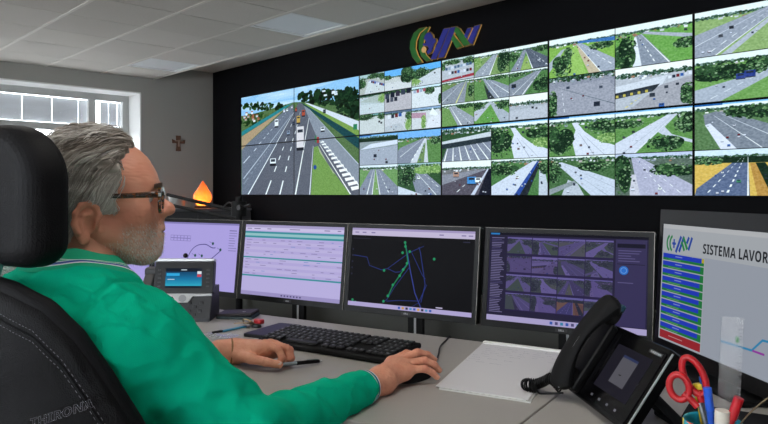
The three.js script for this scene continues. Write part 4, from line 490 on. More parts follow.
{ // large desk phone on the right
  const t = thing('desk_phone', 'large black touchscreen desk phone with handset beside paper sheets', 'phone', con(-0.378, DH, 1.382), TURN - 0.906), W = 0.274, L = 0.172, lean = 0.976 - Math.PI / 2;
  const on = (g, x = 0, v = 0, o = 0) => g.translate(x, v, o).rotateX(lean).translate(0, 0.014, 0);
  part('body', on(plate(W, L, 0.012, 0.026, 0.004).translate(0, L / 2, -0.026)), M.blackGloss, t);
  part('metal_edge', [on(rbox(0.003, L - 0.014, 0.004, 0.001), W / 2, L / 2, -0.004)], M.silver, t);
  part('glass', on(plate(0.2, 0.15, 0.006, 0.002, 0.0005), 0.03, L / 2, 0), phys('#060608', 0.15, { specularIntensity: 0.4 }), t);
  const [cv, c] = canvas(256, 192); c.fillStyle = '#2a2836'; c.fillRect(0, 0, 256, 192); c.fillStyle = '#777681'; c.fillRect(78, 38, 110, 112); c.fillStyle = '#3d4a7a'; c.fillRect(78, 30, 110, 10);
  part('screen', on(new THREE.PlaneGeometry(0.142, 0.098), 0.032, L / 2 + 0.004, 0.0024), glow(tex(cv), 0.42), t);
  for (let i = 0; i < 4; i++) part('touch_key', on(box(0.008, 0.005, 0.0006), -0.022 + i * 0.035, 0.022, 0.0022), mat('#5a5a62', 0.4), t);
  const [lc, l2] = canvas(256, 40); l2.fillStyle = '#0c0c10'; l2.fillRect(0, 0, 256, 40); l2.fillStyle = '#c9ccd0'; l2.font = 'bold 32px sans-serif'; l2.textAlign = 'center'; l2.fillText('Grandstream', 128, 30);
  part('maker_mark', on(new THREE.PlaneGeometry(0.05, 0.0078), 0.098, L - 0.019, 0.0024), new THREE.MeshStandardMaterial({ map: tex(lc), roughness: 0.4 }), t);
  part('stand_leg', [0.03, 0.1].map((x) => rod([x, 0.09, -0.05], [x + 0.002, 0.006, -0.135], 0.009)).concat([rbox(0.1, 0.012, 0.022, 0.004, 0.066, 0.006, -0.132)]), M.blackMatte, t);
  part('cradle', on(rbox(0.062, L - 0.01, 0.02, 0.006), -0.108, L / 2, 0.008), M.black, t);
  // handset: a curved bar with two thicker ends, standing in its cradle
  const pts = [], prof = [[-0.006, 0.022], [0.014, 0.034], [0.044, 0.046], [0.088, 0.053], [0.132, 0.051], [0.17, 0.042], [0.2, 0.031], [0.216, 0.02]];
  const hs = new THREE.CatmullRomCurve3(prof.map(([v, o]) => V(-0.104, v, o))), hg = new THREE.TubeGeometry(hs, 60, 1, 20, false), hp = hg.attributes.position;
  for (let i = 0; i <= 60; i++) { const k = i / 60, ctr = hs.getPointAt(k), wide = 0.029 + 0.006 * Math.abs(Math.cos(k * Math.PI)) ** 2, deep = 0.013 + 0.012 * Math.abs(Math.cos(k * Math.PI)) ** 3, cap = Math.min(1, Math.sqrt(Math.min(k, 1 - k) * 16 + 0.02)); for (let j = 0; j <= 20; j++) { const id = i * 21 + j, dx = hp.getX(id) - ctr.x, dv = hp.getY(id) - ctr.y, dz = hp.getZ(id) - ctr.z; hp.setXYZ(id, ctr.x + dx * wide * cap, ctr.y + dv * deep * cap, ctr.z + dz * deep * cap); } }
  hg.computeVertexNormals(); part('handset', on(hg), M.blackMatte, t);
  part('earpiece', on(cyl(0.023, 0.026, 0.02, 0, 0, 0, 24).rotateX(Math.PI / 2), -0.104, 0.185, 0.02), M.black, t); part('mouthpiece', on(cyl(0.022, 0.025, 0.02, 0, 0, 0, 24).rotateX(Math.PI / 2), -0.104, 0.026, 0.016), M.black, t);
  part('handset_trim', on(tube(prof.map(([v, o], i) => [-0.084, v, o + 0.008 + 0.009 * Math.abs(Math.cos(i / 7 * Math.PI)) ** 3]), 0.0013, 40, 6)), M.silver, t);
  part('blue_cap', on(rbox(0.03, 0.02, 0.012, 0.004), -0.1, 0.206, 0.012), mat('#1f4a60', 0.4), t);
  // coiled cord: leaves the handset foot, bunches up, returns to the base
  const coil = []; const spine = new THREE.CatmullRomCurve3([V(-0.118, 0.02, 0.02), V(-0.135, 0.036, 0.035), V(-0.15, 0.026, 0.045), V(-0.166, 0.016, 0.058), V(-0.17, 0.016, 0.076), V(-0.15, 0.018, 0.082), V(-0.142, 0.016, 0.066)]);
  for (let i = 0; i <= 460; i++) { const k = i / 460, p = spine.getPointAt(k), a = k * 6.283 * 26, tg = spine.getTangentAt(k), s = V(tg.z, 0, -tg.x).normalize(); coil.push([p.x + s.x * Math.cos(a) * 0.011, p.y + Math.sin(a) * 0.011, p.z + s.z * Math.cos(a) * 0.011]); }
  part('coiled_cord', [new THREE.TubeGeometry(new THREE.CatmullRomCurve3(coil.map((p) => V(...p))), 900, 0.0022, 5), tube([[-0.142, 0.012, 0.066], [-0.13, 0.006, 0.062], [-0.12, 0.008, 0.05], [-0.1, 0.014, 0.02]], 0.0022)], M.black, t);
}
{ // pen cup and what stands in it
  const C = con(-0.131, DH + 0.005, 1.139), cup = thing('pen_cup', 'round pen cup with blue patterned rim at the desk corner', 'cup', C, TURN);
  const mat1 = tag(part('desk_mat', rbox(0.53, 0.004, 0.5, 0.0015).rotateY(TURN), M.blackMatte, scene), 'flat black mat under the pen cup', 'mat'); mat1.position.copy(con(0.042, DH + 0.002, 1.3));
  part('dark_body', new THREE.LatheGeometry([[0.0, 0], [0.036, 0], [0.04, 0.07], [0.038, 0.07], [0.034, 0.003], [0, 0.003]].map(([x, y]) => new THREE.Vector2(x, y)), 40), M.blackMatte, cup);
  const [cv, c] = canvas(512, 96); c.fillStyle = '#1596b4'; c.fillRect(0, 0, 512, 96); for (let i = 0; i < 12; i++) { c.fillStyle = ['#e8c23a', '#e05a3a', '#7fd0e0'][i % 3]; c.beginPath(); c.arc(20 + i * 43, 50 + (i % 2) * 16, 15, 0, 6.3); c.fill(); }
  part('blue_rim', new THREE.LatheGeometry([[0.0402, 0.045], [0.0415, 0.092], [0.0403, 0.0945], [0.038, 0.092], [0.0365, 0.06]].map(([x, y]) => new THREE.Vector2(x, y)), 48), new THREE.MeshStandardMaterial({ map: tex(cv), roughness: 0.5 }), cup);
  const P = (x, y, z) => [x, y, z];
  const s = thing('scissors', 'red handled scissors standing in the pen cup', 'scissors', C, TURN), red = mat('#b3121c', 0.35);
  const loop = (cx, cy, rx, ry, rot, z) => { const k = []; for (let i = 0; i < 24; i++) { const a = i / 24 * 6.283; k.push(V(cx + Math.cos(a) * rx * Math.cos(rot) - Math.sin(a) * ry * Math.sin(rot), cy + Math.cos(a) * rx * Math.sin(rot) + Math.sin(a) * ry * Math.cos(rot), z)); } return new THREE.TubeGeometry(new THREE.CatmullRomCurve3(k, true), 60, 0.0052, 10, true); };
  part('handle', [loop(-0.046, 0.138, 0.014, 0.019, 0.15, 0.004), tube([[-0.04, 0.13, 0.004], [-0.03, 0.122, 0.004], [-0.02, 0.112, 0.004]], 0.0055)], red, s);
  part('handle', [loop(-0.026, 0.156, 0.0135, 0.029, 0.42, -0.003), tube([[-0.018, 0.135, -0.003], [-0.016, 0.122, -0.003], [-0.014, 0.112, -0.003]], 0.0055)], red, s);
  part('blade', [rod([-0.017, 0.118, 0.002], [0.012, 0.012, 0.006], 0.004, 0.006), rod([-0.014, 0.118, -0.002], [0.006, 0.012, -0.004], 0.004, 0.006)], M.steel, s);
  const ruler = thing('ruler', 'clear plastic ruler standing tall in the pen cup', 'ruler', C, TURN + 0.35), [rc, r2] = canvas(64, 512); r2.fillStyle = '#ffffff'; r2.fillRect(0, 0, 64, 512); r2.fillStyle = '#4a5a68'; for (let i = 0; i < 60; i++) r2.fillRect(64 - (i % 5 ? 12 : 22), 6 + i * 8.4, 22, 2);
  part('blade', rbox(0.031, 0.236, 0.0028, 0.0006).rotateZ(-0.045).translate(0.026, 0.13, -0.012), phys('#ffffff', 0.04, { transmission: 0.93, thickness: 0, ior: 1.45 }), ruler);
  const tm = []; for (let i = 0; i < 36; i++) tm.push(box(i % 5 ? 0.004 : 0.007, 0.0005, 0.0004, 0.0145 - (i % 5 ? 0.002 : 0.0035), -0.085 + i * 0.005, 0.0016)); part('graduations', tm.map((g) => g.rotateZ(-0.045).translate(0.026, 0.14, -0.012)), mat('#3c4a58', 0.6), ruler);
  const stick = (name, label, a, b, m, m2, rad = 0.0048) => { const o = thing(name, label, 'pen', C, TURN); part('barrel', rod(a, b, rad), m, o); const d = V(...b).sub(V(...a)).normalize().multiplyScalar(0.032), e = V(...b).add(d.multiplyScalar(0.35)).toArray(); part('cap', rod(V(...b).sub(d.multiplyScalar(2)).toArray(), e, rad + 0.0012), m2, o); };
  stick('felt_pen', 'blue pen leaning in the cup next to the ruler', P(0.008, 0.012, 0.01), P(-0.004, 0.135, 0.016), mat('#1c4fb8', 0.4), mat('#1d57c8', 0.35));
  stick('felt_pen', 'blue and white pen standing behind the scissors', P(0.012, 0.012, -0.012), P(-0.014, 0.142, -0.02), mat('#c9ccd2', 0.4), mat('#20489a', 0.35));
  stick('felt_pen', 'red marker leaning right in the pen cup', P(-0.002, 0.012, 0.018), P(0.034, 0.128, 0.02), mat('#a8141e', 0.4), mat('#b51a24', 0.35), 0.0058);
  stick('highlighter', 'yellow highlighter behind the red scissors', P(0.0, 0.012, -0.012), P(-0.02, 0.13, -0.021), mat('#d8b81c', 0.45), mat('#e6cc20', 0.4), 0.0072);
  const er = thing('eraser_stick', 'fat white stick eraser between blue and red pens', 'eraser', C, TURN); part('body', rod([0.012, 0.03, 0.022], [0.016, 0.118, 0.024], 0.0095, 0.0105, 20), mat('#cfc9bd', 0.7), er); part('sleeve', rod([0.0118, 0.026, 0.022], [0.0142, 0.08, 0.0232], 0.0108, 0.0108, 20), mat('#e4e2dc', 0.6), er);
  const df = thing('dried_sprig', 'thin dried flower sprig sticking out right of the cup', 'sprig', C, TURN), sg = []; const rr = rng(77); for (let i = 0; i < 40; i++) sg.push(new THREE.IcosahedronGeometry(0.0022 + rr() * 0.0025, 0).translate(0.083 + i * 0.0011 + (rr() - 0.5) * 0.012, 0.15 + i * 0.0009 + (rr() - 0.5) * 0.012, 0.0 + (rr() - 0.5) * 0.012));
  part('stem', tube([[0.006, 0.02, 0.002], [0.04, 0.1, 0.004], [0.075, 0.142, 0.002], [0.13, 0.19, 0]], 0.0012), mat('#6a5c48', 0.8), df); part('flower_head', sg, mat('#7a6a54', 0.9), df);
}
{ // boom arm with clamp behind the monitors
  const t = thing('boom_arm', 'thin black jointed arm clamped above the left monitors', 'arm', con(-2.02, 0.6125, 2.10), TURN), Y = (h) => h - 0.6125;
  part('post', [rod([0, 0, 0], [0, Y(1.1), 0], 0.014), cyl(0.03, 0.032, 0.06, 0, Y(1.115), 0), cyl(0.014, 0.014, 0.03, 0.0, Y(1.15), 0)], M.blackMatte, t);
  part('upper_arm', rod([-0.01, Y(1.105), 0], [-0.62, Y(1.172), -0.16], 0.008), M.blackMatte, t); part('lower_arm', rod([-0.01, Y(1.07), 0], [-0.62, Y(1.125), -0.16], 0.008), M.blackMatte, t);
  part('joint_cable', tube([[-0.08, Y(1.12), 0.01], [-0.05, Y(1.14), 0.012], [-0.02, Y(1.135), 0.02], [0.0, Y(1.11), 0.028]], 0.003), M.cable, t); part('knob', [cyl(0.011, 0.011, 0.02, 0, 0, 0, 18).rotateX(Math.PI / 2).translate(0.025, Y(1.12), 0.02), rod([0.01, Y(1.12), 0], [0.06, Y(1.13), 0.0], 0.006)], M.dark, t);
}
// ------------------------------------------------------------------ the far corner: cabinet, salt lamp, cup, cross
{
  const cb = thing('sideboard', 'low dark cabinet in the far corner carrying the glowing lamp', 'cabinet', V(-7.03, 0, 0.72), 0), w = 0.9, d = 1.3, h = 1.015, m = mat('#3d3d40', 0.6);
  part('body', span(-w / 2, w / 2, 0.05, h - 0.025, -d / 2, d / 2), m, cb); part('top', rbox(w + 0.02, 0.025, d + 0.02, 0.004, 0, h - 0.0125, 0), mat('#57575a', 0.5), cb); part('plinth', span(-w / 2 + 0.03, w / 2 - 0.04, 0, 0.05, -d / 2 + 0.02, d / 2 - 0.02), M.black, cb);
  for (const s of [-1, 1]) { const dr = part('door', rbox(0.018, 0.9, d / 2 - 0.01, 0.003, w / 2 + 0.009, 0.52, s * d / 4), m, cb); part('handle', rod([w / 2 + 0.028, 0.5, s * 0.05], [w / 2 + 0.028, 0.62, s * 0.05], 0.006), M.steel, dr); }
  const L = thing('salt_lamp', 'glowing orange salt crystal lamp on the corner cabinet', 'lamp', V(-6.86, 1.015, 0.50), 0);
  const g = new THREE.IcosahedronGeometry(1, 4), p = g.attributes.position;
  for (let i = 0; i < p.count; i++) { const v = V(p.getX(i), p.getY(i), p.getZ(i)), y = v.y, wide = y > -0.35 ? lerp(1, 0.2, ((y + 0.35) / 1.35) ** 1.15) : lerp(1, 0.9, (-0.35 - y) / 0.65), n = 1 + 0.1 * noise3(v.x * 1.6, v.y * 1.6, v.z * 1.6) + 0.05 * Math.round(2 * noise3(v.x * 3, v.y * 2, v.z * 3)) / 2; p.setXYZ(i, v.x * wide * n * 0.115, (Math.max(y, -0.85) * 0.145 + 0.15) * (1 + 0.02 * n), v.z * wide * n * 0.105); }
  g.computeVertexNormals();
  part('crystal_shade', g, phys(new THREE.Color().setRGB(0.95, 0.3, 0.06), 0.95, { transmission: 0.75, thickness: 0 }), L);
  part('base', [cyl(0.085, 0.095, 0.024, 0, 0.012, 0, 32)], mat('#3a2416', 0.5), L);
  part('bulb', new THREE.SphereGeometry(0.028, 20, 14).translate(0.02, 0.075, 0.03), new THREE.MeshStandardMaterial({ color: 0xffffff, emissive: new THREE.Color().setRGB(1, 0.62, 0.3), emissiveIntensity: 5 }), L);
  const pl = new THREE.PointLight(new THREE.Color().setRGB(1, 0.62, 0.3), 0.1); pl.name = 'salt_lamp_light'; pl.position.set(-6.84, 1.09, 0.53); pl.castShadow = true; scene.add(pl);
  const mug = thing('tea_tin', 'pale cylindrical tin beside the salt lamp', 'tin', V(-6.97, 1.015, 0.75), 0); part('body', cyl(0.085, 0.085, 0.12, 0, 0.06, 0, 36), mat('#9a9c98', 0.5), mug); part('lid', cyl(0.088, 0.088, 0.018, 0, 0.129, 0, 36), mat('#a6a8a4', 0.45), mug);
  const cr = thing('wall_cross', 'small brown wooden cross on the grey wall', 'cross', V(WX, 1.66, 0.455), Math.PI / 2), br = mat('#6b4a36', 0.6);
  part('upright', slab([[-0.03, -0.09], [0.03, -0.09], [0.022, -0.01], [0.03, 0.09], [-0.03, 0.09], [-0.022, -0.01]], 0.016, 0.003).translate(0, 0.1, 0), br, cr); part('crossbar', slab([[-0.075, 0.0], [0.075, 0.0], [0.08, 0.045], [0.05, 0.035], [-0.05, 0.035], [-0.08, 0.045]], 0.018, 0.003).translate(0, 0.1, 0.004), br, cr); part('figure', [rbox(0.024, 0.08, 0.014, 0.006, 0, 0.1, 0.022), rod([-0.05, 0.128, 0.022], [0.05, 0.128, 0.022], 0.006)], mat('#9a8270', 0.6), cr);
}
// ------------------------------------------------------------------ distance fields and a surface mesher for the seated man
const len = Math.hypot;
function cone(a, b, ra, rb) { const [ax, ay, az] = a, dx = b[0] - ax, dy = b[1] - ay, dz = b[2] - az, q = 1 / (dx * dx + dy * dy + dz * dz || 1e-9); return (x, y, z) => { let t = ((x - ax) * dx + (y - ay) * dy + (z - az) * dz) * q; t = t < 0 ? 0 : t > 1 ? 1 : t; return len(x - ax - dx * t, y - ay - dy * t, z - az - dz * t) - ra - (rb - ra) * t; }; }
function ell(c, r) { const [cx, cy, cz] = c, [rx, ry, rz] = r; return (x, y, z) => { const a = (x - cx) / rx, b = (y - cy) / ry, d = (z - cz) / rz, k0 = len(a, b, d), k1 = len(a / rx, b / ry, d / rz); return k1 < 1e-9 ? -Math.min(rx, ry, rz) : k0 * (k0 - 1) / k1; }; }
function oriented(f, c, ry, rx = 0, rz = 0) { const m = new THREE.Matrix4().makeRotationFromEuler(new THREE.Euler(rx, ry, rz)).invert().elements; return (x, y, z) => { const X = x - c[0], Y = y - c[1], Z = z - c[2]; return f(m[0] * X + m[4] * Y + m[8] * Z, m[1] * X + m[5] * Y + m[9] * Z, m[2] * X + m[6] * Y + m[10] * Z); }; }
const smin = (a, b, k) => { const h = Math.max(k - Math.abs(a - b), 0) / k; return Math.min(a, b) - h * h * k * 0.25; };
const blend = (list, k) => (x, y, z) => { let d = list[0](x, y, z); for (let i = 1; i < list.length; i++) d = smin(d, list[i](x, y, z), k); return d; };
const carve = (a, b, k) => -smin(-a, b, k);
function surface(f, lo, hi, cell, paint) {      // naive surface nets
  const n = [0, 1, 2].map((i) => Math.ceil((hi[i] - lo[i]) / cell) + 1), [nx, ny, nz] = n, at = (i, j, k) => (k * ny + j) * nx + i, val = new Float32Array(nx * ny * nz);
  for (let k = 0; k < nz; k++) for (let j = 0; j < ny; j++) for (let i = 0; i < nx; i++) val[at(i, j, k)] = f(lo[0] + i * cell, lo[1] + j * cell, lo[2] + k * cell);
  const id = new Int32Array(nx * ny * nz).fill(-1), pos = [], C = [0, 1, nx, nx + 1, nx * ny, nx * ny + 1, nx * ny + nx, nx * ny + nx + 1];
  const E = []; for (let a = 0; a < 8; a++) for (const b of [1, 2, 4]) if (!(a & b)) E.push([a, a | b]);
  for (let k = 0; k < nz - 1; k++) for (let j = 0; j < ny - 1; j++) for (let i = 0; i < nx - 1; i++) {
    const o = at(i, j, k); let inside = 0; for (let c = 0; c < 8; c++) if (val[o + C[c]] < 0) inside++;
    if (!inside || inside === 8) continue;
    let sx = 0, sy = 0, sz = 0, m = 0;
    for (const [a, b] of E) { const va = val[o + C[a]], vb = val[o + C[b]]; if (va < 0 === vb < 0) continue; const t = va / (va - vb); sx += (a & 1) + ((b & 1) - (a & 1)) * t; sy += ((a >> 1) & 1) + (((b >> 1) & 1) - ((a >> 1) & 1)) * t; sz += ((a >> 2) & 1) + (((b >> 2) & 1) - ((a >> 2) & 1)) * t; m++; }
    id[o] = pos.length / 3; pos.push(lo[0] + (i + sx / m) * cell, lo[1] + (j + sy / m) * cell, lo[2] + (k + sz / m) * cell);
  }
  const idx = [], quad = (a, b, c, d, flip) => { if (a < 0 || b < 0 || c < 0 || d < 0) return; if (flip) idx.push(a, c, b, a, d, c); else idx.push(a, b, c, a, c, d); };
  for (let k = 1; k < nz - 1; k++) for (let j = 1; j < ny - 1; j++) for (let i = 1; i < nx - 1; i++) {
    const o = at(i, j, k), v = val[o] < 0;
    if (v !== val[o + 1] < 0) quad(id[o - nx - nx * ny], id[o - nx * ny], id[o], id[o - nx], !v);
    if (v !== val[o + nx] < 0) quad(id[o - 1 - nx * ny], id[o - nx * ny], id[o], id[o - 1], v);
    if (v !== val[o + nx * ny] < 0) quad(id[o - 1 - nx], id[o - nx], id[o], id[o - 1], !v);
  }
  const P = new Float32Array(pos), N = new Float32Array(pos.length), e = cell * 0.6, g = new THREE.BufferGeometry();
  for (let i = 0; i < P.length; i += 3) { const x = P[i], y = P[i + 1], z = P[i + 2], a = f(x + e, y, z) - f(x - e, y, z), b = f(x, y + e, z) - f(x, y - e, z), c = f(x, y, z + e) - f(x, y, z - e), l = len(a, b, c) || 1; N[i] = a / l; N[i + 1] = b / l; N[i + 2] = c / l; }
  g.setAttribute('position', new THREE.BufferAttribute(P, 3)); g.setAttribute('normal', new THREE.BufferAttribute(N, 3)); g.setAttribute('uv', new THREE.BufferAttribute(new Float32Array(P.length / 3 * 2), 2)); g.setIndex(idx);
  if (paint) { const col = new Float32Array(P.length); for (let i = 0; i < P.length; i += 3) { const c = paint(P[i], P[i + 1], P[i + 2]); col[i] = c[0]; col[i + 1] = c[1]; col[i + 2] = c[2]; } g.setAttribute('color', new THREE.BufferAttribute(col, 3)); }
  return g;
}
const hex = (h) => new THREE.Color(h).toArray();
const mix3 = (a, b, t) => [lerp(a[0], b[0], t), lerp(a[1], b[1], t), lerp(a[2], b[2], t)];

{
  const MA = -1.08, MN = 0.73, pl = (a, h, n) => [a - MA, h, MN - n];     // console measures to the man's own axes (x right, -z forward)
  const man = thing('person', 'grey-haired man in green sweater and glasses seated at the desk', 'person', con(MA, 0, MN), TURN);
  const skin = new THREE.MeshPhysicalMaterial({ vertexColors: true, roughness: 0.5, sheen: 0.2 }), S0 = hex('#e2a084'), S1 = hex('#de8f74'), S2 = hex('#b98f7c'), S3 = hex('#a9745c');
  // ---- head, in its own axes: x to his right, y up, z backwards, eyes at y = 0
  const HO = pl(-1.094, 1.173, 0.802), YAW = -0.715, hm = new THREE.Matrix4().makeRotationFromEuler(new THREE.Euler(0.0, YAW, 0)).setPosition(...HO), hi = hm.clone().invert();
  const two = (f) => [1, -1].map(f), H = (x, y, f) => [x, y, -f];
  const cranium = ell(H(0, 0.026, -0.022), [0.074, 0.086, 0.094]);
  const faceBase = blend([cranium, ell(H(0, -0.03, 0.03), [0.06, 0.085, 0.056]), ell(H(0, 0.035, 0.02), [0.062, 0.05, 0.054]),
    ...two((s) => cone(H(s * 0.052, -0.06, -0.005), H(s * 0.02, -0.101, 0.058), 0.016, 0.017)), ell(H(0, -0.06, 0.052), [0.036, 0.034, 0.042]), ell(H(0, -0.098, 0.064), [0.024, 0.019, 0.023]),
    ...two((s) => ell(H(s * 0.043, -0.026, 0.05), [0.02, 0.018, 0.02])), cone(H(0.028, 0.019, 0.062), H(-0.028, 0.019, 0.062), 0.015, 0.015), cone(H(0, -0.06, -0.03), H(0, -0.22, -0.055), 0.055, 0.06)], 0.03);
  const noseF = blend([cone(H(0, 0.008, 0.071), H(0, -0.02, 0.1), 0.0085, 0.0115), ell(H(0, -0.0245, 0.1025), [0.0125, 0.011, 0.0125]), ...two((s) => ell(H(s * 0.0125, -0.03, 0.09), [0.0085, 0.008, 0.012]))], 0.01);
  const lips = blend([ell(H(0, -0.0585, 0.087), [0.023, 0.0058, 0.0095]), ell(H(0, -0.0705, 0.0855), [0.02, 0.0062, 0.0095])], 0.003), slit = ell(H(0, -0.0645, 0.1), [0.024, 0.0016, 0.016]);
  const sockets = two((s) => ell(H(s * 0.032, -0.001, 0.085), [0.018, 0.012, 0.02]));
  const lids = two((s) => ell(H(s * 0.032, -0.001, 0.062), [0.0145, 0.0125, 0.0125]));
  const ears = two((s) => {
    const c = H(s * 0.0755, -0.045, -0.03), f = (pts, r) => pts.slice(1).map((p, i) => cone(pts[i], p, r, r)), Z = (y, z) => [0, y, z];
    const rim = [[0.002, -0.012], [0.018, -0.017], [0.03, -0.009], [0.034, 0.004], [0.029, 0.016], [0.014, 0.022], [-0.004, 0.02], [-0.018, 0.011]].map(([y, z]) => [0.004 * s, y, z]);
    const anti = [[0.018, -0.002], [0.014, 0.009], [0.0, 0.011], [-0.011, 0.004]].map(([y, z]) => [0.0025 * s, y, z]);
    const shape = blend([ell([0, 0.002, 0.003], [0.0045, 0.031, 0.019]), ...f(rim, 0.0046), ...f(anti, 0.0034), ell([0.001 * s, -0.027, -0.002], [0.0055, 0.0105, 0.0095]), ell([0.002 * s, -0.003, -0.014], [0.004, 0.007, 0.005])], 0.0045), hole = ell([0.006 * s, -0.002, -0.003], [0.007, 0.0135, 0.009]);
    return oriented((x, y, z) => carve(shape(x, y, z), hole(x, y, z), 0.004), c, s * 0.38, -0.2);
  });
  const headF = (x, y, z) => {
    let d = faceBase(x, y, z);
    for (const s of sockets) d = carve(d, s(x, y, z), 0.012);
    for (const l of lids) d = smin(d, l(x, y, z), 0.004);
    d = smin(d, noseF(x, y, z), 0.011); d = smin(d, lips(x, y, z), 0.006); d = carve(d, slit(x, y, z), 0.002);
    for (const e of ears) d = smin(d, e(x, y, z), 0.006);
    if (y < -0.02 && -z > 0.03) d += 0.0006 * noise3(x * 90, y * 90, z * 90);
    return d - 0.0005 * noise3(x * 45, y * 160, z * 45) * (y > 0.02 ? 1 : 0.5);
  };
  const beard = (x, y, z) => { const f = -z; return sstep(-y, 0.042, 0.072) * sstep(f, 0.014 - (y < -0.08 ? 0.03 : 0), 0.04) * sstep(y, -0.135, -0.11); };
  const headPaint = (x, y, z) => { const f = -z, n = noise3(x * 30, y * 30, z * 30), n2 = noise3(x * 140, y * 140, z * 140); let c = mix3(S0, S1, clamp(0.35 + n * 0.3, 0, 1)); if (f > 0.085 && y > -0.045 && y < 0.0) c = mix3(c, S1, 0.6); c = mix3(c, hex('#d87a62'), 0.6 * Math.exp(-(((y + 0.04) / 0.022) ** 2) - ((f - 0.035) / 0.03) ** 2)); if (Math.abs(x) > 0.07 && f < 0.0) c = mix3(c, S1, 0.5); if (lips(x, y, z) < 0.001) c = mix3(c, hex('#bd7468'), 0.6); c = mix3(c, hex('#dccabd'), beard(x, y, z) * (0.4 + 0.3 * n2)); return c; };
  const headGeo = surface(headF, [-0.1, -0.2, -0.13], [0.1, 0.135, 0.125], 0.0021, headPaint).applyMatrix4(hm);

  // ---- body joints
  const J = { neck: pl(-1.095, 1.03, 0.755), chest: pl(-1.08, 0.86, 0.72), belly: pl(-1.08, 0.66, 0.715), hip: pl(-1.08, 0.55, 0.66), rs: pl(-0.93, 0.935, 0.755), ls: pl(-1.24, 0.935, 0.755), re: pl(-0.805, 0.775, 0.87), le: pl(-1.45, 0.795, 1.08), rw: pl(-0.808, 0.768, 1.285), lw: pl(-1.268, 0.772, 1.306) };
  const arms = (extra) => [cone(J.rs, J.re, 0.056 + extra, 0.046 + extra), cone(J.re, J.rw, 0.04 + extra, 0.027 + extra), cone(J.ls, J.le, 0.056 + extra, 0.046 + extra), cone(J.le, J.lw, 0.044 + extra, 0.027 + extra)];
  const trunk = (e) => [ell(J.chest, [0.185 + e, 0.19 + e, 0.125 + e]), ell(J.belly, [0.165 + e, 0.19 + e, 0.135 + e]), cone(J.rs, J.ls, 0.06 + e, 0.06 + e), cone(pl(-1.02, 0.975, 0.745), pl(-1.16, 0.975, 0.745), 0.055 + e, 0.055 + e)];
  const legs = (e) => [-1, 1].flatMap((s) => [cone([s * 0.1, 0.545, 0.02], [s * 0.14, 0.54, -0.42], 0.085 + e, 0.062 + e), cone([s * 0.14, 0.54, -0.42], [s * 0.14, 0.1, -0.36], 0.058 + e, 0.04 + e)]);
  const neckC = cone(J.neck, new THREE.Vector3(0, -0.06, 0.03).applyMatrix4(hm).toArray(), 0.06, 0.055), pelvis = ell(J.hip, [0.17, 0.11, 0.14]);
  const bodyF = blend([...trunk(-0.014), ...arms(-0.008), ...legs(-0.012), neckC, pelvis], 0.05);
  const bodyGeo = surface(bodyF, [-0.5, 0.02, -0.66], [0.42, 1.12, 0.28], 0.013, () => S0);

  // ---- hands: palm and five separate fingers each
  const nailCol = hex('#d8b0a2');
  function hand(w, palm, fingers, thumb, lo, hi2) {
    const parts = [blend(palm, 0.022)], nails = [];
    const chains = [...fingers, thumb].map((f) => f.slice(1).map(([p, r], i) => cone(f[i][0], p, f[i][1], r)));
    const all = (x, y, z) => { let d = parts[0](x, y, z); const ds = chains.map((c) => { let m = 1; for (const s of c) m = smin(m, s(x, y, z), 0.004); return m; }); let g = ds[0]; for (let i = 1; i < ds.length; i++) g = smin(g, ds[i], 0.0025); d = smin(d, g, 0.011); return d + 0.0005 * noise3(x * 130, y * 130, z * 130); };
    const paint = (x, y, z) => { const n = noise3(x * 40, y * 40, z * 40), n2 = noise3(x * 120, y * 120, z * 120 + 9); let c = mix3(hex('#e4a284'), hex('#dc9074'), clamp(0.45 + n * 0.4 + n2 * 0.15, 0, 1)); for (const f of [...fingers, thumb]) for (let i = 1; i < f.length - 1; i++) if (len(x - f[i][0][0], y - f[i][0][1], z - f[i][0][2]) < 0.012) c = mix3(c, hex('#cc7c66'), 0.35); return c; };
    return surface(all, lo, hi2, 0.0028, paint);
  }
  const Fp = (list) => list.map(([a, h, n, r]) => [pl(a, h, n), r]);
  const rIdx = Fp([[-0.846, 0.784, 1.385, 0.0105], [-0.830, 0.796, 1.428, 0.0092], [-0.818, 0.788, 1.453, 0.0084], [-0.810, 0.775, 1.472, 0.0075]]);
  const rMid = Fp([[-0.826, 0.788, 1.39, 0.0108], [-0.804, 0.8, 1.436, 0.0094], [-0.791, 0.791, 1.462, 0.0086], [-0.783, 0.776, 1.481, 0.0077]]);
  const rRing = Fp([[-0.805, 0.784, 1.384, 0.0104], [-0.776, 0.788, 1.42, 0.0092], [-0.762, 0.775, 1.441, 0.0084], [-0.755, 0.761, 1.453, 0.0075]]);
  const rPin = Fp([[-0.786, 0.776, 1.37, 0.0095], [-0.762, 0.776, 1.394, 0.0083], [-0.750, 0.765, 1.41, 0.0076], [-0.744, 0.753, 1.421, 0.0069]]);
  const rTh = Fp([[-0.833, 0.768, 1.315, 0.0135], [-0.860, 0.766, 1.358, 0.0115], [-0.866, 0.764, 1.395, 0.0102], [-0.861, 0.76, 1.422, 0.0085]]);
  const rPalm = [cone(J.rw, pl(-0.830, 0.78, 1.38), 0.025, 0.016), cone(J.rw, pl(-0.803, 0.776, 1.37), 0.025, 0.015), cone(pl(-0.844, 0.779, 1.378), pl(-0.788, 0.771, 1.36), 0.0135, 0.0125), cone(J.rw, pl(-0.808, 0.772, 1.19), 0.0265, 0.03), ell(pl(-0.818, 0.772, 1.34), [0.034, 0.018, 0.04])];
  const rHand = hand(J.rw, rPalm, [rIdx, rMid, rRing, rPin], rTh, [0.18, 0.735, -0.775], [0.36, 0.825, -0.455]);
  const lIdx = Fp([[-1.178, 0.797, 1.318, 0.011], [-1.135, 0.79, 1.32, 0.0096], [-1.122, 0.77, 1.318, 0.0088], [-1.128, 0.757, 1.308, 0.0078]]);
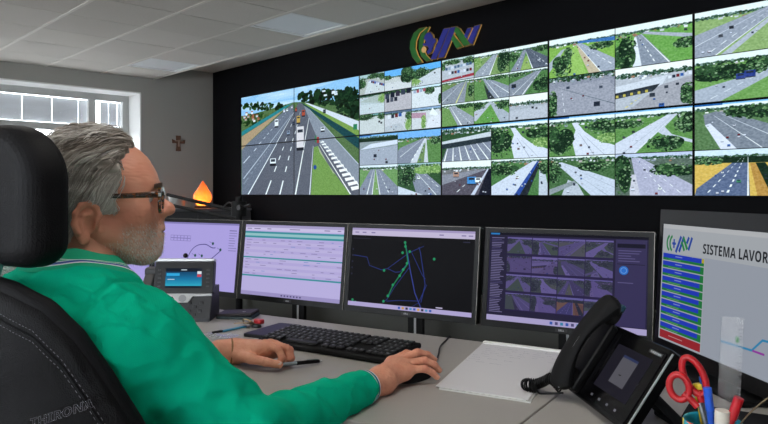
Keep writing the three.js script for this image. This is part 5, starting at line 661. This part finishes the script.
  const lMid = Fp([[-1.175, 0.797, 1.338, 0.011], [-1.128, 0.789, 1.343, 0.0096], [-1.118, 0.766, 1.34, 0.0088], [-1.132, 0.755, 1.332, 0.0078]]);
  const lRing = Fp([[-1.178, 0.79, 1.357, 0.0105], [-1.135, 0.781, 1.362, 0.0092], [-1.128, 0.76, 1.36, 0.0085], [-1.145, 0.752, 1.352, 0.0076]]);
  const lPin = Fp([[-1.187, 0.78, 1.372, 0.0095], [-1.15, 0.77, 1.378, 0.0084], [-1.143, 0.755, 1.376, 0.0077], [-1.158, 0.75, 1.368, 0.007]]);
  const lTh = Fp([[-1.24, 0.768, 1.29, 0.0145], [-1.19, 0.768, 1.278, 0.0125], [-1.15, 0.764, 1.287, 0.011], [-1.114, 0.759, 1.298, 0.0092]]);
  const lPalm = [cone(J.lw, pl(-1.18, 0.786, 1.322), 0.025, 0.016), cone(J.lw, pl(-1.185, 0.776, 1.36), 0.024, 0.016), cone(J.lw, pl(-1.30, 0.774, 1.28), 0.026, 0.029), ell(pl(-1.215, 0.775, 1.33), [0.045, 0.022, 0.034]), cone(pl(-1.178, 0.786, 1.318), pl(-1.186, 0.772, 1.366), 0.015, 0.014)];
  const lHand = hand(J.lw, lPalm, [lIdx, lMid, lRing, lPin], lTh, [-0.26, 0.735, -0.675], [-0.018, 0.825, -0.49]);
  const col = (g) => { const n = g.index ? g.toNonIndexed() : g; return n; };
  const body = new THREE.Mesh(mergeGeometries([headGeo, bodyGeo, rHand, lHand].map(col)), skin); body.name = 'body'; man.add(body);
  const nail = (chain, up) => { const [p] = chain[chain.length - 1], [q] = chain[chain.length - 2], d = V(...p).sub(V(...q)).normalize(), u = V(...up), g = new THREE.SphereGeometry(1, 12, 8).scale(0.0052, 0.0016, 0.0068), m = new THREE.Matrix4().lookAt(V(0, 0, 0), d, u).setPosition(p[0] + u.x * chain.at(-1)[1] * 0.82 + d.x * 0.002, p[1] + u.y * chain.at(-1)[1] * 0.82 + d.y * 0.002, p[2] + u.z * chain.at(-1)[1] * 0.82 + d.z * 0.002); return g.applyMatrix4(m); };
  part('fingernails', [nail(rIdx, [0.15, 0.8, -0.5]), nail(rMid, [0.15, 0.8, -0.5]), nail(rRing, [0.3, 0.8, -0.4]), nail(rPin, [0.3, 0.8, -0.4]), nail(lTh, [0.1, 0.75, 0.6])], mat('#d9b3a6', 0.35), man);
  // ---- eyes
  for (const s of [1, -1]) { const g = new THREE.SphereGeometry(0.0118, 20, 14).applyMatrix4(new THREE.Matrix4().makeTranslation(...H(s * 0.032, -0.001, 0.0655))); part('eye', g.applyMatrix4(hm), mat('#d9d4cc', 0.2), man); part('iris', new THREE.SphereGeometry(0.0058, 16, 10).applyMatrix4(new THREE.Matrix4().makeTranslation(...H(s * 0.031, -0.001, 0.0722))).applyMatrix4(hm), mat('#33261e', 0.15), man); }

  // ---- clothes: green sweater with folds, striped cuffs and collar
  const sleeveEnd = (w, e, back) => { const d = V(...w).sub(V(...e)).normalize(), p = V(...w).addScaledVector(d, -back); return (x, y, z) => (x - p.x) * d.x + (y - p.y) * d.y + (z - p.z) * d.z; };
  const rCut = sleeveEnd(J.rw, J.re, 0.078), lCut = sleeveEnd(J.lw, J.le, 0.09);
  const rSleeve = blend([cone(J.rs, J.re, 0.068, 0.058), cone(J.re, J.rw, 0.053, 0.033)], 0.03), lSleeve = blend([cone(J.ls, J.le, 0.07, 0.06), cone(J.le, J.lw, 0.056, 0.037)], 0.03);
  const trunkF = blend([...trunk(0.004), ell(pl(-1.08, 0.93, 0.69), [0.2, 0.12, 0.1]), ell(pl(-1.0, 0.76, 0.83), [0.13, 0.16, 0.1])], 0.06);
  const hem = (x, y, z) => 0.5 - y, collarTop = (x, y, z) => y - 1.052 - (z - J.neck[2]) * 0.32;
  const folds = (x, y, z) => {
    const re = len(x - J.re[0], y - J.re[1], z - J.re[2]), n = noise3(x * 7, y * 7, z * 7);
    let d = 0.0035 * noise3(x * 11 + 4, y * 11, z * 11) + 0.002 * noise3(x * 24, y * 24, z * 24);
    d += 0.006 * Math.exp(-((re / 0.12) ** 2)) * Math.sin((x * 40 - y * 85 + z * 55) + n * 3);
    const rs = len(x - J.rs[0] + 0.04, y - J.rs[1] + 0.09, z - J.rs[2] + 0.02); d += 0.005 * Math.exp(-((rs / 0.12) ** 2)) * Math.sin(y * 90 + z * 50 + x * 20 + n * 2.5);
    const ridge = 1 - Math.abs(noise3(x * 5 + y * 3, y * 9 - z * 5, z * 6 + 2)), rr = 1 - Math.abs(noise3(x * 8 - 7, y * 13 + z * 9, z * 8 - x * 6)); d -= 0.0032 * ridge ** 6 + 0.0016 * rr ** 7;
    const sm = x - 0.098 - 0.25 * (y - 0.95) - 0.3 * (z + 0.02); if (y > 0.82) d += 0.0045 * Math.exp(-((sm / 0.005) ** 2));
    return d;
  };
  const sweaterF = (x, y, z) => { let d = trunkF(x, y, z); d = smin(d, Math.max(rSleeve(x, y, z), rCut(x, y, z)), 0.045); d = smin(d, Math.max(lSleeve(x, y, z), lCut(x, y, z)), 0.045); d = smin(d, Math.max(cone(J.neck, pl(-1.1, 0.98, 0.74), 0.062, 0.085)(x, y, z), collarTop(x, y, z)), 0.04); return Math.max(d + folds(x, y, z), hem(x, y, z)); };
  const g0 = hex('#0a8f62'), green = new THREE.MeshPhysicalMaterial({ color: '#02ad86', roughness: 0.95, specularIntensity: 0.15, bumpMap: knitBump, bumpScale: 0.0005 });
  const sw = surface(sweaterF, [-0.52, 0.48, -0.6], [0.4, 1.1, 0.24], 0.0066); const knit = uvMetres(sw, 9);
  const sweater = part('sweater', knit, green, man);
  const cuff = (w, e, back, wd, r0, r1, m, name) => { const d = V(...w).sub(V(...e)).normalize(), a = V(...w).addScaledVector(d, -back), b = a.clone().addScaledVector(d, wd); const g = new THREE.LatheGeometry([[r0 - 0.004, 0], [r0, 0.0005], [(r0 + r1) / 2 + 0.0012, wd / 2], [r1, wd - 0.0005], [r1 - 0.004, wd]].map(([x, y]) => new THREE.Vector2(x, y)), 36); g.applyQuaternion(new THREE.Quaternion().setFromUnitVectors(V(0, 1, 0), d)).translate(a.x, a.y, a.z); part(name, g, m, sweater); };
  const white = mat('#dfe4e6', 0.8), navy = mat('#27479a', 0.8), gg = mat('#0aa57c', 0.9);
  for (const [w, e, bk] of [[J.rw, J.re, 0.083], [J.lw, J.le, 0.096]]) [[white, 'white_stripe'], [navy, 'blue_stripe'], [white, 'white_stripe'], [gg, 'cuff_edge'], [navy, 'blue_stripe'], [white, 'white_stripe']].forEach(([m, nm], i) => cuff(w, e, bk - i * 0.0038, 0.0038, 0.0375 - i * 0.0006, 0.0369 - i * 0.0006, m, nm));
  // collar: a turned-down band round the neck with stripes near its edge
  const ring = (rad, lift) => { const pts = []; for (let i = 0; i <= 60; i++) { const a = -2.6 + i / 60 * 5.2, x = J.neck[0] + Math.sin(a) * rad, z = J.neck[2] + Math.cos(a) * rad * 0.95; let y = 1.12; while (y > 0.9 && sweaterF(x, y, z) > 0) y -= 0.001; pts.push([x, y + lift, z]); } for (let k = 0; k < 6; k++) { const q = pts.map((p) => p[1]); for (let i = 1; i < 60; i++) pts[i][1] = (q[i - 1] + q[i] * 2 + q[i + 1]) / 4; } return [pts]; };
  const band = (pa, pb, m, name) => { const v = [], ix = []; pa.forEach((p, i) => { v.push(...p, ...pb[i]); if (i) { const k = i * 2; ix.push(k - 2, k, k - 1, k - 1, k, k + 1); } }); const g = new THREE.BufferGeometry(); g.setAttribute('position', new THREE.BufferAttribute(new Float32Array(v), 3)); g.setAttribute('uv', new THREE.BufferAttribute(new Float32Array(v.length / 3 * 2), 2)); g.setIndex(ix); g.computeVertexNormals(); part(name, g, m, sweater); };
  const lev = [[0.056, 0.004], [0.061, 0.009], [0.083, 0.0065], [0.0865, 0.0065], [0.0925, 0.006], [0.0955, 0.006], [0.1, 0.006], [0.105, 0.006], [0.108, 0.0055], [0.114, 0.0005]];
  const mats = [gg, gg, white, gg, white, navy, navy, white, gg], nms = ['collar', 'collar', 'collar_white_stripe', 'collar', 'collar_white_stripe', 'collar_blue_stripe', 'collar_blue_stripe', 'collar_white_stripe', 'collar'];
  for (let i = 0; i + 1 < lev.length; i++) band(ring(...lev[i])[0], ring(...lev[i + 1])[0], mats[i], nms[i]);
  // trousers, shoes
  part('trousers', surface(blend([...legs(0.004), ell(J.hip, [0.185, 0.115, 0.15])], 0.05), [-0.26, 0.06, -0.52], [0.26, 0.69, 0.28], 0.014), mat('#2b3040', 0.85), man);
  for (const s of [-1, 1]) part('shoe', surface(blend([ell([s * 0.14, 0.045, -0.42], [0.045, 0.035, 0.12]), ell([s * 0.14, 0.06, -0.36], [0.04, 0.05, 0.05])], 0.03), [s * 0.14 - 0.08, -0.005, -0.58], [s * 0.14 + 0.08, 0.14, -0.26], 0.01), M.blackMatte, man);
  { // bracelet on the left wrist
    const d = V(...J.lw).sub(V(...J.le)).normalize(), c = V(...J.lw).addScaledVector(d, -0.012), t2 = new THREE.TorusGeometry(0.0305, 0.003, 8, 40).applyQuaternion(new THREE.Quaternion().setFromUnitVectors(V(0, 0, 1), d)).translate(c.x, c.y, c.z); part('bracelet', t2, mat('#8a5a2a', 0.5), man);
    const b2 = new THREE.TorusGeometry(0.0305, 0.0024, 8, 40).applyQuaternion(new THREE.Quaternion().setFromUnitVectors(V(0, 0, 1), d)).translate(c.x + d.x * 0.007, c.y + d.y * 0.007, c.z + d.z * 0.007); part('bracelet', b2, mat('#b8862a', 0.4), man);
  }

  // ---- hair: a soft cap with combed strands, and stubble
  const hairLine = (x, y, f) => { const side = Math.abs(x); let l = y > 0.06 ? lerp(0.03, 0.042, sstep(y, 0.06, 0.1)) - 0.25 * Math.max(0, side - 0.045) : y > -0.005 ? lerp(0.022, 0.03, sstep(y, -0.005, 0.06)) : y > -0.03 ? 0.016 : lerp(-0.048, 0.0, sstep(y, -0.04, -0.03)); if (y < -0.085) l = -0.2; return l - f; };   // > 0 inside the hair
  const capF = (x, y, z) => { const f = -z, up = 0.011 + 0.005 * sstep(y, 0.02, 0.11) + 0.006 * sstep(-f, 0.05, 0.11) + 0.0045 * noise3(x * 22, y * 22, z * 14) + 0.0022 * noise3(x * 60, y * 60, z * 22), base = Math.min(cranium(x, y, z), y < -0.01 ? faceBase(x, y, z) + 0.004 : 1) - up; const lim = -hairLine(x, y, f + 0.004 * noise3(x * 50, y * 50, 3)); return -smin(-base, -lim * 0.9, 0.012); };
  const hairMat = new THREE.MeshStandardMaterial({ vertexColors: true, roughness: 0.62 });
  const tone = (x, y, z, v) => { const f = -z, dark = sstep(y, 0.01, 0.075) * sstep(f + 0.1, 0.0, 0.06) * clamp(0.8 + 0.6 * noise3(x * 25, y * 25, z * 9), 0, 1.1), a = mix3(hex('#c6c0b8'), hex('#f2f0ec'), v), b = mix3(hex('#5e5144'), hex('#a3978a'), v); return mix3(a, b, dark * 0.8); };
  const cap = surface(capF, [-0.105, -0.11, -0.075], [0.105, 0.16, 0.15], 0.0035, (x, y, z) => tone(x, y, z, clamp(0.15 + 0.4 * noise3(x * 60, y * 60, z * 24), 0, 1)));
  const strands = []; {
    const r = rng(91), N = 5200, SEG = 9, vs = [], ns = [], cs = [], ix = [];
    const grad = (x, y, z) => { const e = 0.002, a = capF(x + e, y, z) - capF(x - e, y, z), b = capF(x, y + e, z) - capF(x, y - e, z), c = capF(x, y, z + e) - capF(x, y, z - e), l = len(a, b, c) || 1; return [a / l, b / l, c / l]; };
    for (let s = 0; s < N; s++) {
      const u = r() * 2 - 1, ph = r() * 6.283, q = Math.sqrt(1 - u * u); let p = [q * Math.cos(ph) * 0.085, 0.03 + u * 0.105, 0.022 + q * Math.sin(ph) * 0.11];
      for (let k = 0; k < 6; k++) { const d = capF(...p), g = grad(...p); p = p.map((v, i) => v - g[i] * d * 0.9); }
      if (Math.abs(capF(...p)) > 0.003 || hairLine(p[0], p[1], -p[2]) < 0.001) continue;
      const col2 = tone(...p, r() ** 1.2), L = 0.035 + r() * 0.035, wd = 0.0006 + r() * 0.0007, lift = 0.0012 + r() ** 2 * (p[1] > 0.05 ? 0.008 : 0.0045), wave = noise3(p[0] * 20, p[1] * 20, p[2] * 20), path = [];
      let cur = [...p];
      for (let k = 0; k <= SEG; k++) {
        const t = k / SEG, g = grad(...cur), dd = capF(...cur); cur = cur.map((v, i) => v - g[i] * (dd + 0.001 - lift * Math.sin(t * 2.2)));
        path.push([...cur, g]);
        const topW = sstep(cur[1], 0.03, 0.09), want = [wave * 0.7 + 0.35 * Math.sin(t * 3 + wave * 5) + (cur[0] > 0 ? 0.25 : -0.25) * topW, lerp(-1.15, -0.2, topW) - 0.5 * t + 0.35 * noise3(cur[0] * 16, cur[1] * 16, cur[2] * 16 + 5), lerp(0.75, 1, topW)], dot = want[0] * g[0] + want[1] * g[1] + want[2] * g[2], tv = want.map((v, i) => v - g[i] * dot), l = len(...tv) || 1; cur = cur.map((v, i) => v + tv[i] / l * L / SEG);
      }
      const b0 = vs.length / 3;
      path.forEach(([x, y, z, g], k) => {
        const a = path[Math.max(0, k - 1)], b = path[Math.min(SEG, k + 1)], t = V(b[0] - a[0], b[1] - a[1], b[2] - a[2]).normalize(), n = V(...g), sd = t.clone().cross(n).normalize(), w = wd * (k === SEG ? 0.15 : k === 0 ? 0.6 : 1 - 0.4 * (k / SEG) ** 2);
        for (const [c1, c2] of [[1, -0.4], [-1, -0.4], [0, 0.9]]) { const d = sd.clone().multiplyScalar(c1).addScaledVector(n, c2); vs.push(x + d.x * w, y + d.y * w, z + d.z * w); d.normalize(); ns.push(d.x, d.y, d.z); cs.push(...col2); }
        if (k) { const o = b0 + k * 3; for (let m = 0; m < 3; m++) { const m2 = (m + 1) % 3; ix.push(o - 3 + m, o - 3 + m2, o + m, o - 3 + m2, o + m2, o + m); } }
      });
    }
    const g = new THREE.BufferGeometry(); g.setAttribute('position', new THREE.BufferAttribute(new Float32Array(vs), 3)); g.setAttribute('normal', new THREE.BufferAttribute(new Float32Array(ns), 3)); g.setAttribute('uv', new THREE.BufferAttribute(new Float32Array(vs.length / 3 * 2), 2)); g.setAttribute('color', new THREE.BufferAttribute(new Float32Array(cs), 3)); g.setIndex(ix); strands.push(g);
  }
  const hair = new THREE.Mesh(mergeGeometries([cap, ...strands].map(col)).applyMatrix4(hm), hairMat); hair.name = 'hair'; man.add(hair);
  { // stubble, moustache and brows
    const r = rng(55), vs = [], ns = [], cs = [], ix = [], grad = (x, y, z) => { const e = 0.0015, a = headF(x + e, y, z) - headF(x - e, y, z), b = headF(x, y + e, z) - headF(x, y - e, z), c = headF(x, y, z + e) - headF(x, y, z - e), l = len(a, b, c) || 1; return [a / l, b / l, c / l]; };
    const hairAt = (p, L, w, c, dir) => { const g = grad(...p), t = V(g[0] * 0.55 + dir[0], g[1] * 0.55 + dir[1], g[2] * 0.55 + dir[2]).normalize(), sd = t.clone().cross(V(...g)); if (sd.length() < 0.01) return; sd.normalize(); const o = vs.length / 3, up = V(...g); for (const [k, ww] of [[0, w], [1, w * 0.3]]) for (const [c1, c2] of [[1, -0.3], [-1, -0.3], [0, 0.8]]) { const d = sd.clone().multiplyScalar(c1).addScaledVector(up, c2); vs.push(p[0] + t.x * L * k + d.x * ww, p[1] + t.y * L * k + d.y * ww, p[2] + t.z * L * k + d.z * ww); d.normalize(); ns.push(d.x, d.y, d.z); cs.push(...c); } for (let m = 0; m < 3; m++) { const m2 = (m + 1) % 3; ix.push(o + m, o + m2, o + 3 + m, o + m2, o + 3 + m2, o + 3 + m); } };
    const land = (p) => { for (let k = 0; k < 5; k++) { const d = headF(...p), g = grad(...p); p = p.map((v, i) => v - g[i] * d * 0.9); } return Math.abs(headF(...p)) < 0.0015 ? p : null; };
    for (let i = 0; i < 5200; i++) {
      const p = land([(r() * 2 - 1) * 0.07, -0.02 - r() * 0.11, -(0.0 + r() * 0.105)]); if (!p || r() > beard(...p) || lips(...p) < 0.0015) continue;
      const v = r(); hairAt(p, 0.0024 + r() * 0.0032, 0.00024, v < 0.86 ? mix3(hex('#ffffff'), hex('#e2ddd6'), r()) : hex('#8a8078'), [0, -0.8, -0.2]);
    }
    for (let i = 0; i < 260; i++) for (const s of [1, -1]) { const p = land([s * (0.014 + r() * 0.034), 0.02 + (r() - 0.5) * 0.007, -0.085]); if (p) hairAt(p, 0.008 + r() * 0.005, 0.0004, mix3(hex('#8f877e'), hex('#5a5048'), r()), [s * 0.9, 0.15, 0]); }
    const g = new THREE.BufferGeometry(); g.setAttribute('position', new THREE.BufferAttribute(new Float32Array(vs), 3)); g.setAttribute('normal', new THREE.BufferAttribute(new Float32Array(ns), 3)); g.setAttribute('color', new THREE.BufferAttribute(new Float32Array(cs), 3)); g.setIndex(ix);
    const o = new THREE.Mesh(g.applyMatrix4(hm), hairMat); o.name = 'stubble'; man.add(o);
  }
  { // tortoiseshell glasses
    const [cv, c] = canvas(128, 128), r = rng(66); c.fillStyle = '#2a1508'; c.fillRect(0, 0, 128, 128); for (let i = 0; i < 60; i++) { c.fillStyle = ['#7a4318', '#a8662a', '#120904', '#4a260e'][i % 4]; c.beginPath(); c.ellipse(r() * 128, r() * 128, 4 + r() * 12, 3 + r() * 7, r() * 3, 0, 6.3); c.fill(); }
    const tt = tex(cv); tt.wrapS = tt.wrapT = THREE.RepeatWrapping; const shell = new THREE.MeshPhysicalMaterial({ map: tt, roughness: 0.22, clearcoat: 0.6 });
    const gl = new THREE.Group(); gl.name = 'glasses'; man.add(gl);
    const rims = [], pane = [];
    for (const s of [1, -1]) {
      const sh = roundRect(0.056, 0.046, 0.015), hole = new THREE.Path(roundRect(0.043, 0.033, 0.011).getPoints(8)); sh.holes.push(hole);
      const place = (g) => g.rotateY(s * -0.1).translate(s * 0.0335, -0.006, -0.0935).applyMatrix4(hm);
      rims.push(uvMetres(place(new THREE.ExtrudeGeometry(sh, { depth: 0.004, bevelEnabled: true, bevelSize: 0.0008, bevelThickness: 0.0008, bevelSegments: 2, curveSegments: 6 })), 30)); pane.push(place(new THREE.ShapeGeometry(roundRect(0.043, 0.032, 0.011)).translate(0, 0, 0.002)));
      const tp = [[s * 0.0615, 0.004, -0.089], [s * 0.068, 0.004, -0.08], [s * 0.0735, 0.002, -0.03], [s * 0.0745, 0.0, 0.0], [s * 0.076, -0.012, 0.026], [s * 0.077, -0.034, 0.04]], tg = new THREE.TubeGeometry(new THREE.CatmullRomCurve3(tp.map((p) => V(...p))), 40, 0.003, 8);
      const pp = tg.attributes.position; for (let i = 0; i <= 40; i++) { let cy = 0; for (let j = 0; j < 8; j++) cy += pp.getY(i * 9 + j) / 8; for (let j = 0; j <= 8; j++) pp.setY(i * 9 + j, cy + (pp.getY(i * 9 + j) - cy) * lerp(1.9, 0.9, i / 40)); } tg.computeVertexNormals();
      part('temple', uvMetres(tg.applyMatrix4(hm), 30), shell, gl);
      part('hinge', rbox(0.008, 0.006, 0.007, 0.001, s * 0.063, 0.004, -0.088).applyMatrix4(hm), M.silver, gl);
    }
    rims.push(uvMetres(tube([[-0.0095, -0.002, -0.0935], [0, 0.002, -0.0955], [0.0095, -0.002, -0.0935]], 0.0026).applyMatrix4(hm), 30));
    part('rims', rims, shell, gl); for (const g of pane) part('lens', g, phys('#ffffff', 0.02, { transmission: 1, thickness: 0, ior: 1.5 }), gl);
  }
}
// ------------------------------------------------------------------ the office chair, wrapped round the man's back
{
  const CA = -1.08, CN = 0.8, t = thing('office_chair', 'black leather high-back office chair with separate headrest', 'chair', con(CA, 0, CN), TURN);
  const lea = phys('#0b0b0e', 0.6, { specularIntensity: 0.36, bumpMap: leatherBump, bumpScale: 0.0007 }), thread = mat('#77777d', 0.7), R0 = 0.27;
  // arc position: angle from straight behind (+z), at a height
  const topAt = (d) => { const a = Math.abs(d), k = [[0, 1.062], [12, 1.06], [21, 1.051], [33, 1.026], [42, 0.985], [50, 0.93], [60, 0.85], [68, 0.77], [74, 0.68], [80, 0.55]]; for (let i = 1; i < k.length; i++) if (a <= k[i][0]) { const s = (a - k[i - 1][0]) / (k[i][0] - k[i - 1][0]); return lerp(k[i - 1][1], k[i][1], s); } return 0.5; };
  const at = (deg, h, out) => { const a = deg * Math.PI / 180, r = R0 + out; return [Math.sin(a) * r, h, Math.cos(a) * r - (0.85 - h) * 0.12 * 0]; };
  function shell(d0, d1, inner, outer, drop, puff) {
    const NU = 48, NV = 26, pos = [], ix = [], put = (deg, v, side) => { const top = topAt(deg) - drop, h = lerp(0.5, top, v), e = Math.min(1, Math.min((deg - d0) / 5, (d1 - deg) / 5, (1 - v) * (top - 0.5) / 0.03, v * 10)), k = Math.sqrt(Math.max(0, 1 - (1 - e) ** 2)), mid = (inner + outer) / 2, half = (outer - inner) / 2 * k + 0.0005; pos.push(...at(deg, h, mid + side * half + (side > 0 ? puff(deg, v, h) * k : 0))); };
    for (const side of [1, -1]) for (let j = 0; j <= NV; j++) for (let i = 0; i <= NU; i++) { const v = 1 - (1 - j / NV) ** 1.6; put(lerp(d0, d1, i / NU), v, side); }
    const W = NU + 1, F = (NV + 1) * W;
    for (let j = 0; j < NV; j++) for (let i = 0; i < NU; i++) { const a = j * W + i; ix.push(a, a + 1, a + W, a + 1, a + W + 1, a + W); const b = a + F; ix.push(b, b + W, b + 1, b + 1, b + W, b + W + 1); }
    for (let i = 0; i < NU; i++) { ix.push(i, F + i, i + 1, i + 1, F + i, F + i + 1); const a = NV * W + i; ix.push(a, a + 1, F + a, a + 1, F + a + 1, F + a); }
    for (let j = 0; j < NV; j++) { const a = j * W; ix.push(a, a + W, F + a, a + W, F + a + W, F + a); const b = a + NU; ix.push(b, F + b, b + W, b + W, F + b, F + b + W); }
    const g = new THREE.BufferGeometry(); g.setAttribute('position', new THREE.BufferAttribute(new Float32Array(pos), 3)); g.setIndex(ix); g.computeVertexNormals();
    const uv = new Float32Array(pos.length / 3 * 2); for (let i = 0; i < uv.length / 2; i++) { uv[i * 2] = Math.atan2(pos[i * 3], pos[i * 3 + 2]) * R0 * 6; uv[i * 2 + 1] = pos[i * 3 + 1] * 6; } g.setAttribute('uv', new THREE.BufferAttribute(uv, 2)); return g;
  }
  part('backrest', shell(-78, 78, -0.045, 0.0, 0.006, (d, v, h) => { const s = (h - 0.906 - (Math.abs(d) - 33) * 0.0021) / 0.004; return 0.004 * sstep(Math.abs(d), 6, 16) - 0.006 * Math.exp(-s * s); }), lea, t);
  const edge = (d) => topAt(d) - 0.004;
  // piped bolster along the outer edge, seams and stitches
  const rim = []; for (let d = -76; d <= 76; d += 2) rim.push(at(d, edge(d) - 0.01, -0.018)); part('side_bolster', tube(rim, 0.015, 160, 14), lea, t);
  const seam = []; for (let d = -70; d <= 70; d += 2) seam.push(at(d * 0.93, edge(d) - 0.045, 0.0035)); part('piping', tube(seam, 0.0024, 160, 8), lea, t);
  const st = []; for (let d = -66; d <= 66; d += 1.1) { for (const o of [0.053, 0.037]) { const p = at(d * 0.93, edge(d) - o, 0.004), q = at((d + 0.55) * 0.93, edge(d + 0.55) - o, 0.004); st.push(rod(p, q, 0.0006, 0.0006, 5)); } } const sti = part('stitching', st, thread, t); sti.userData.kind = 'stuff';
  for (const s of [-1, 1]) { const c = []; for (let h = 0.52; h < 1.0; h += 0.03) c.push(at(s * (10 + (1.0 - h) * 8), h, 0.004)); part('back_seam', tube(c, 0.0028, 60, 8), lea, t); const c2 = []; for (let h = 0.52; h < 1.0; h += 0.008) c2.push(rod(at(s * (12.5 + (1.0 - h) * 8), h, 0.0045), at(s * (12.5 + (1.0 - h) * 8), h + 0.004, 0.0045), 0.0006, 0.0006, 5)); part('stitching', c2, thread, t).userData.kind = 'stuff'; }
  { // stitched lettering on the back shell, right side
    const [cv, c] = canvas(512, 96); c.clearRect(0, 0, 512, 96); c.strokeStyle = '#55555b'; c.lineWidth = 4; c.font = 'bold 84px sans-serif'; c.strokeText('THIRONA', 30, 76);
    const g = new THREE.PlaneGeometry(1, 1, 24, 2), p = g.attributes.position; for (let i = 0; i < p.count; i++) { const u = p.getX(i) + 0.5, v = p.getY(i) + 0.5, q = at(29 + u * 24, 0.842 + v * 0.02 + u * 0.036, 0.0075); p.setXYZ(i, ...q); } g.computeVertexNormals();
    part('stitched_lettering', g, new THREE.MeshStandardMaterial({ map: tex(cv), transparent: true, roughness: 0.8 }), t);
  }
  // headrest: rounded pad with an arched inset seam at the back
  const hp = (() => { const s = new THREE.Shape(), w = 0.124, t0 = 0.108, r1 = 0.088, r2 = 0.04; s.moveTo(-w + r2, -t0); s.lineTo(w - r2, -t0); s.absarc(w - r2, -t0 + r2, r2, -Math.PI / 2, 0); s.lineTo(w, t0 - r1); s.absarc(w - r1, t0 - r1, r1, 0, Math.PI / 2); s.lineTo(-w + r1, t0); s.absarc(-w + r1, t0 - r1, r1, Math.PI / 2, Math.PI); s.lineTo(-w, -t0 + r2); s.absarc(-w + r2, -t0 + r2, r2, Math.PI, Math.PI * 1.5); return new THREE.ExtrudeGeometry(s, { depth: 0.016, bevelEnabled: true, bevelThickness: 0.03, bevelSize: 0.03, bevelOffset: -0.03, bevelSegments: 8, curveSegments: 16, steps: 1 }).translate(0, 0, -0.008); })(), pp = hp.attributes.position;
  for (let i = 0; i < pp.count; i++) pp.setZ(i, pp.getZ(i) - 0.9 * pp.getX(i) ** 2); hp.translate(0, 1.176, 0.205);
  part('headrest', uvMetres(hp, 6), lea, t);
  const arch = []; for (let i = 0; i <= 30; i++) { const a = Math.PI * i / 30; arch.push([Math.cos(a) * 0.045, 1.165 + Math.sin(a) * 0.035, 0.2435 - 0.9 * (Math.cos(a) * 0.045) ** 2]); } arch.unshift([0.045, 1.09, 0.238], [0.045, 1.12, 0.2415]); arch.push([-0.045, 1.12, 0.2415], [-0.045, 1.09, 0.238]);
  part('headrest_piping', tube(arch, 0.0055, 90, 10), phys('#050506', 0.35, { specularIntensity: 0.8 }), t);
  const as = []; for (let y = 1.09; y < 1.17; y += 0.006) for (const x of [0.055, -0.055]) as.push(rod([x, y, 0.2403], [x, y + 0.003, 0.2403], 0.0011, 0.0011, 5)); part('stitching', as, thread, t).userData.kind = 'stuff';
  part('headrest_stem', [rod([0.03, 1.0, 0.245], [0.03, 1.12, 0.21], 0.008), rod([-0.03, 1.0, 0.245], [-0.03, 1.12, 0.21], 0.008)], M.steel, t);
  // seat, arms, base
  part('seat', rbox(0.5, 0.1, 0.5, 0.035, 0, 0.44, 0.0, 4), lea, t);
  for (const s of [-1, 1]) part('armrest', [rbox(0.07, 0.03, 0.24, 0.012, s * 0.3, 0.66, 0.03), rod([s * 0.3, 0.65, 0.05], [s * 0.27, 0.42, 0.05], 0.016)], M.blackMatte, t);
  part('gas_lift', [cyl(0.028, 0.028, 0.3, 0, 0.24, 0), cyl(0.05, 0.05, 0.04, 0, 0.38, 0)], M.steel, t);
  const bs = []; for (let i = 0; i < 5; i++) { const a = i * 1.2566 + 0.3; bs.push(rod([0, 0.1, 0], [Math.cos(a) * 0.31, 0.075, Math.sin(a) * 0.31], 0.026, 0.018)); part('caster', [cyl(0.027, 0.027, 0.05, 0, 0, 0, 20).rotateX(Math.PI / 2).rotateY(-a + 1.2).translate(Math.cos(a) * 0.31, 0.027, Math.sin(a) * 0.31), cyl(0.009, 0.009, 0.04, Math.cos(a) * 0.31, 0.055, Math.sin(a) * 0.31)], M.black, t); } part('star_base', bs, M.steel, t);
}

// ------------------------------------------------------------------ shadows on, and draw
scene.traverse((o) => { if (o.isMesh) { o.castShadow = true; o.receiveShadow = true; } });
renderer.render(scene, camera);
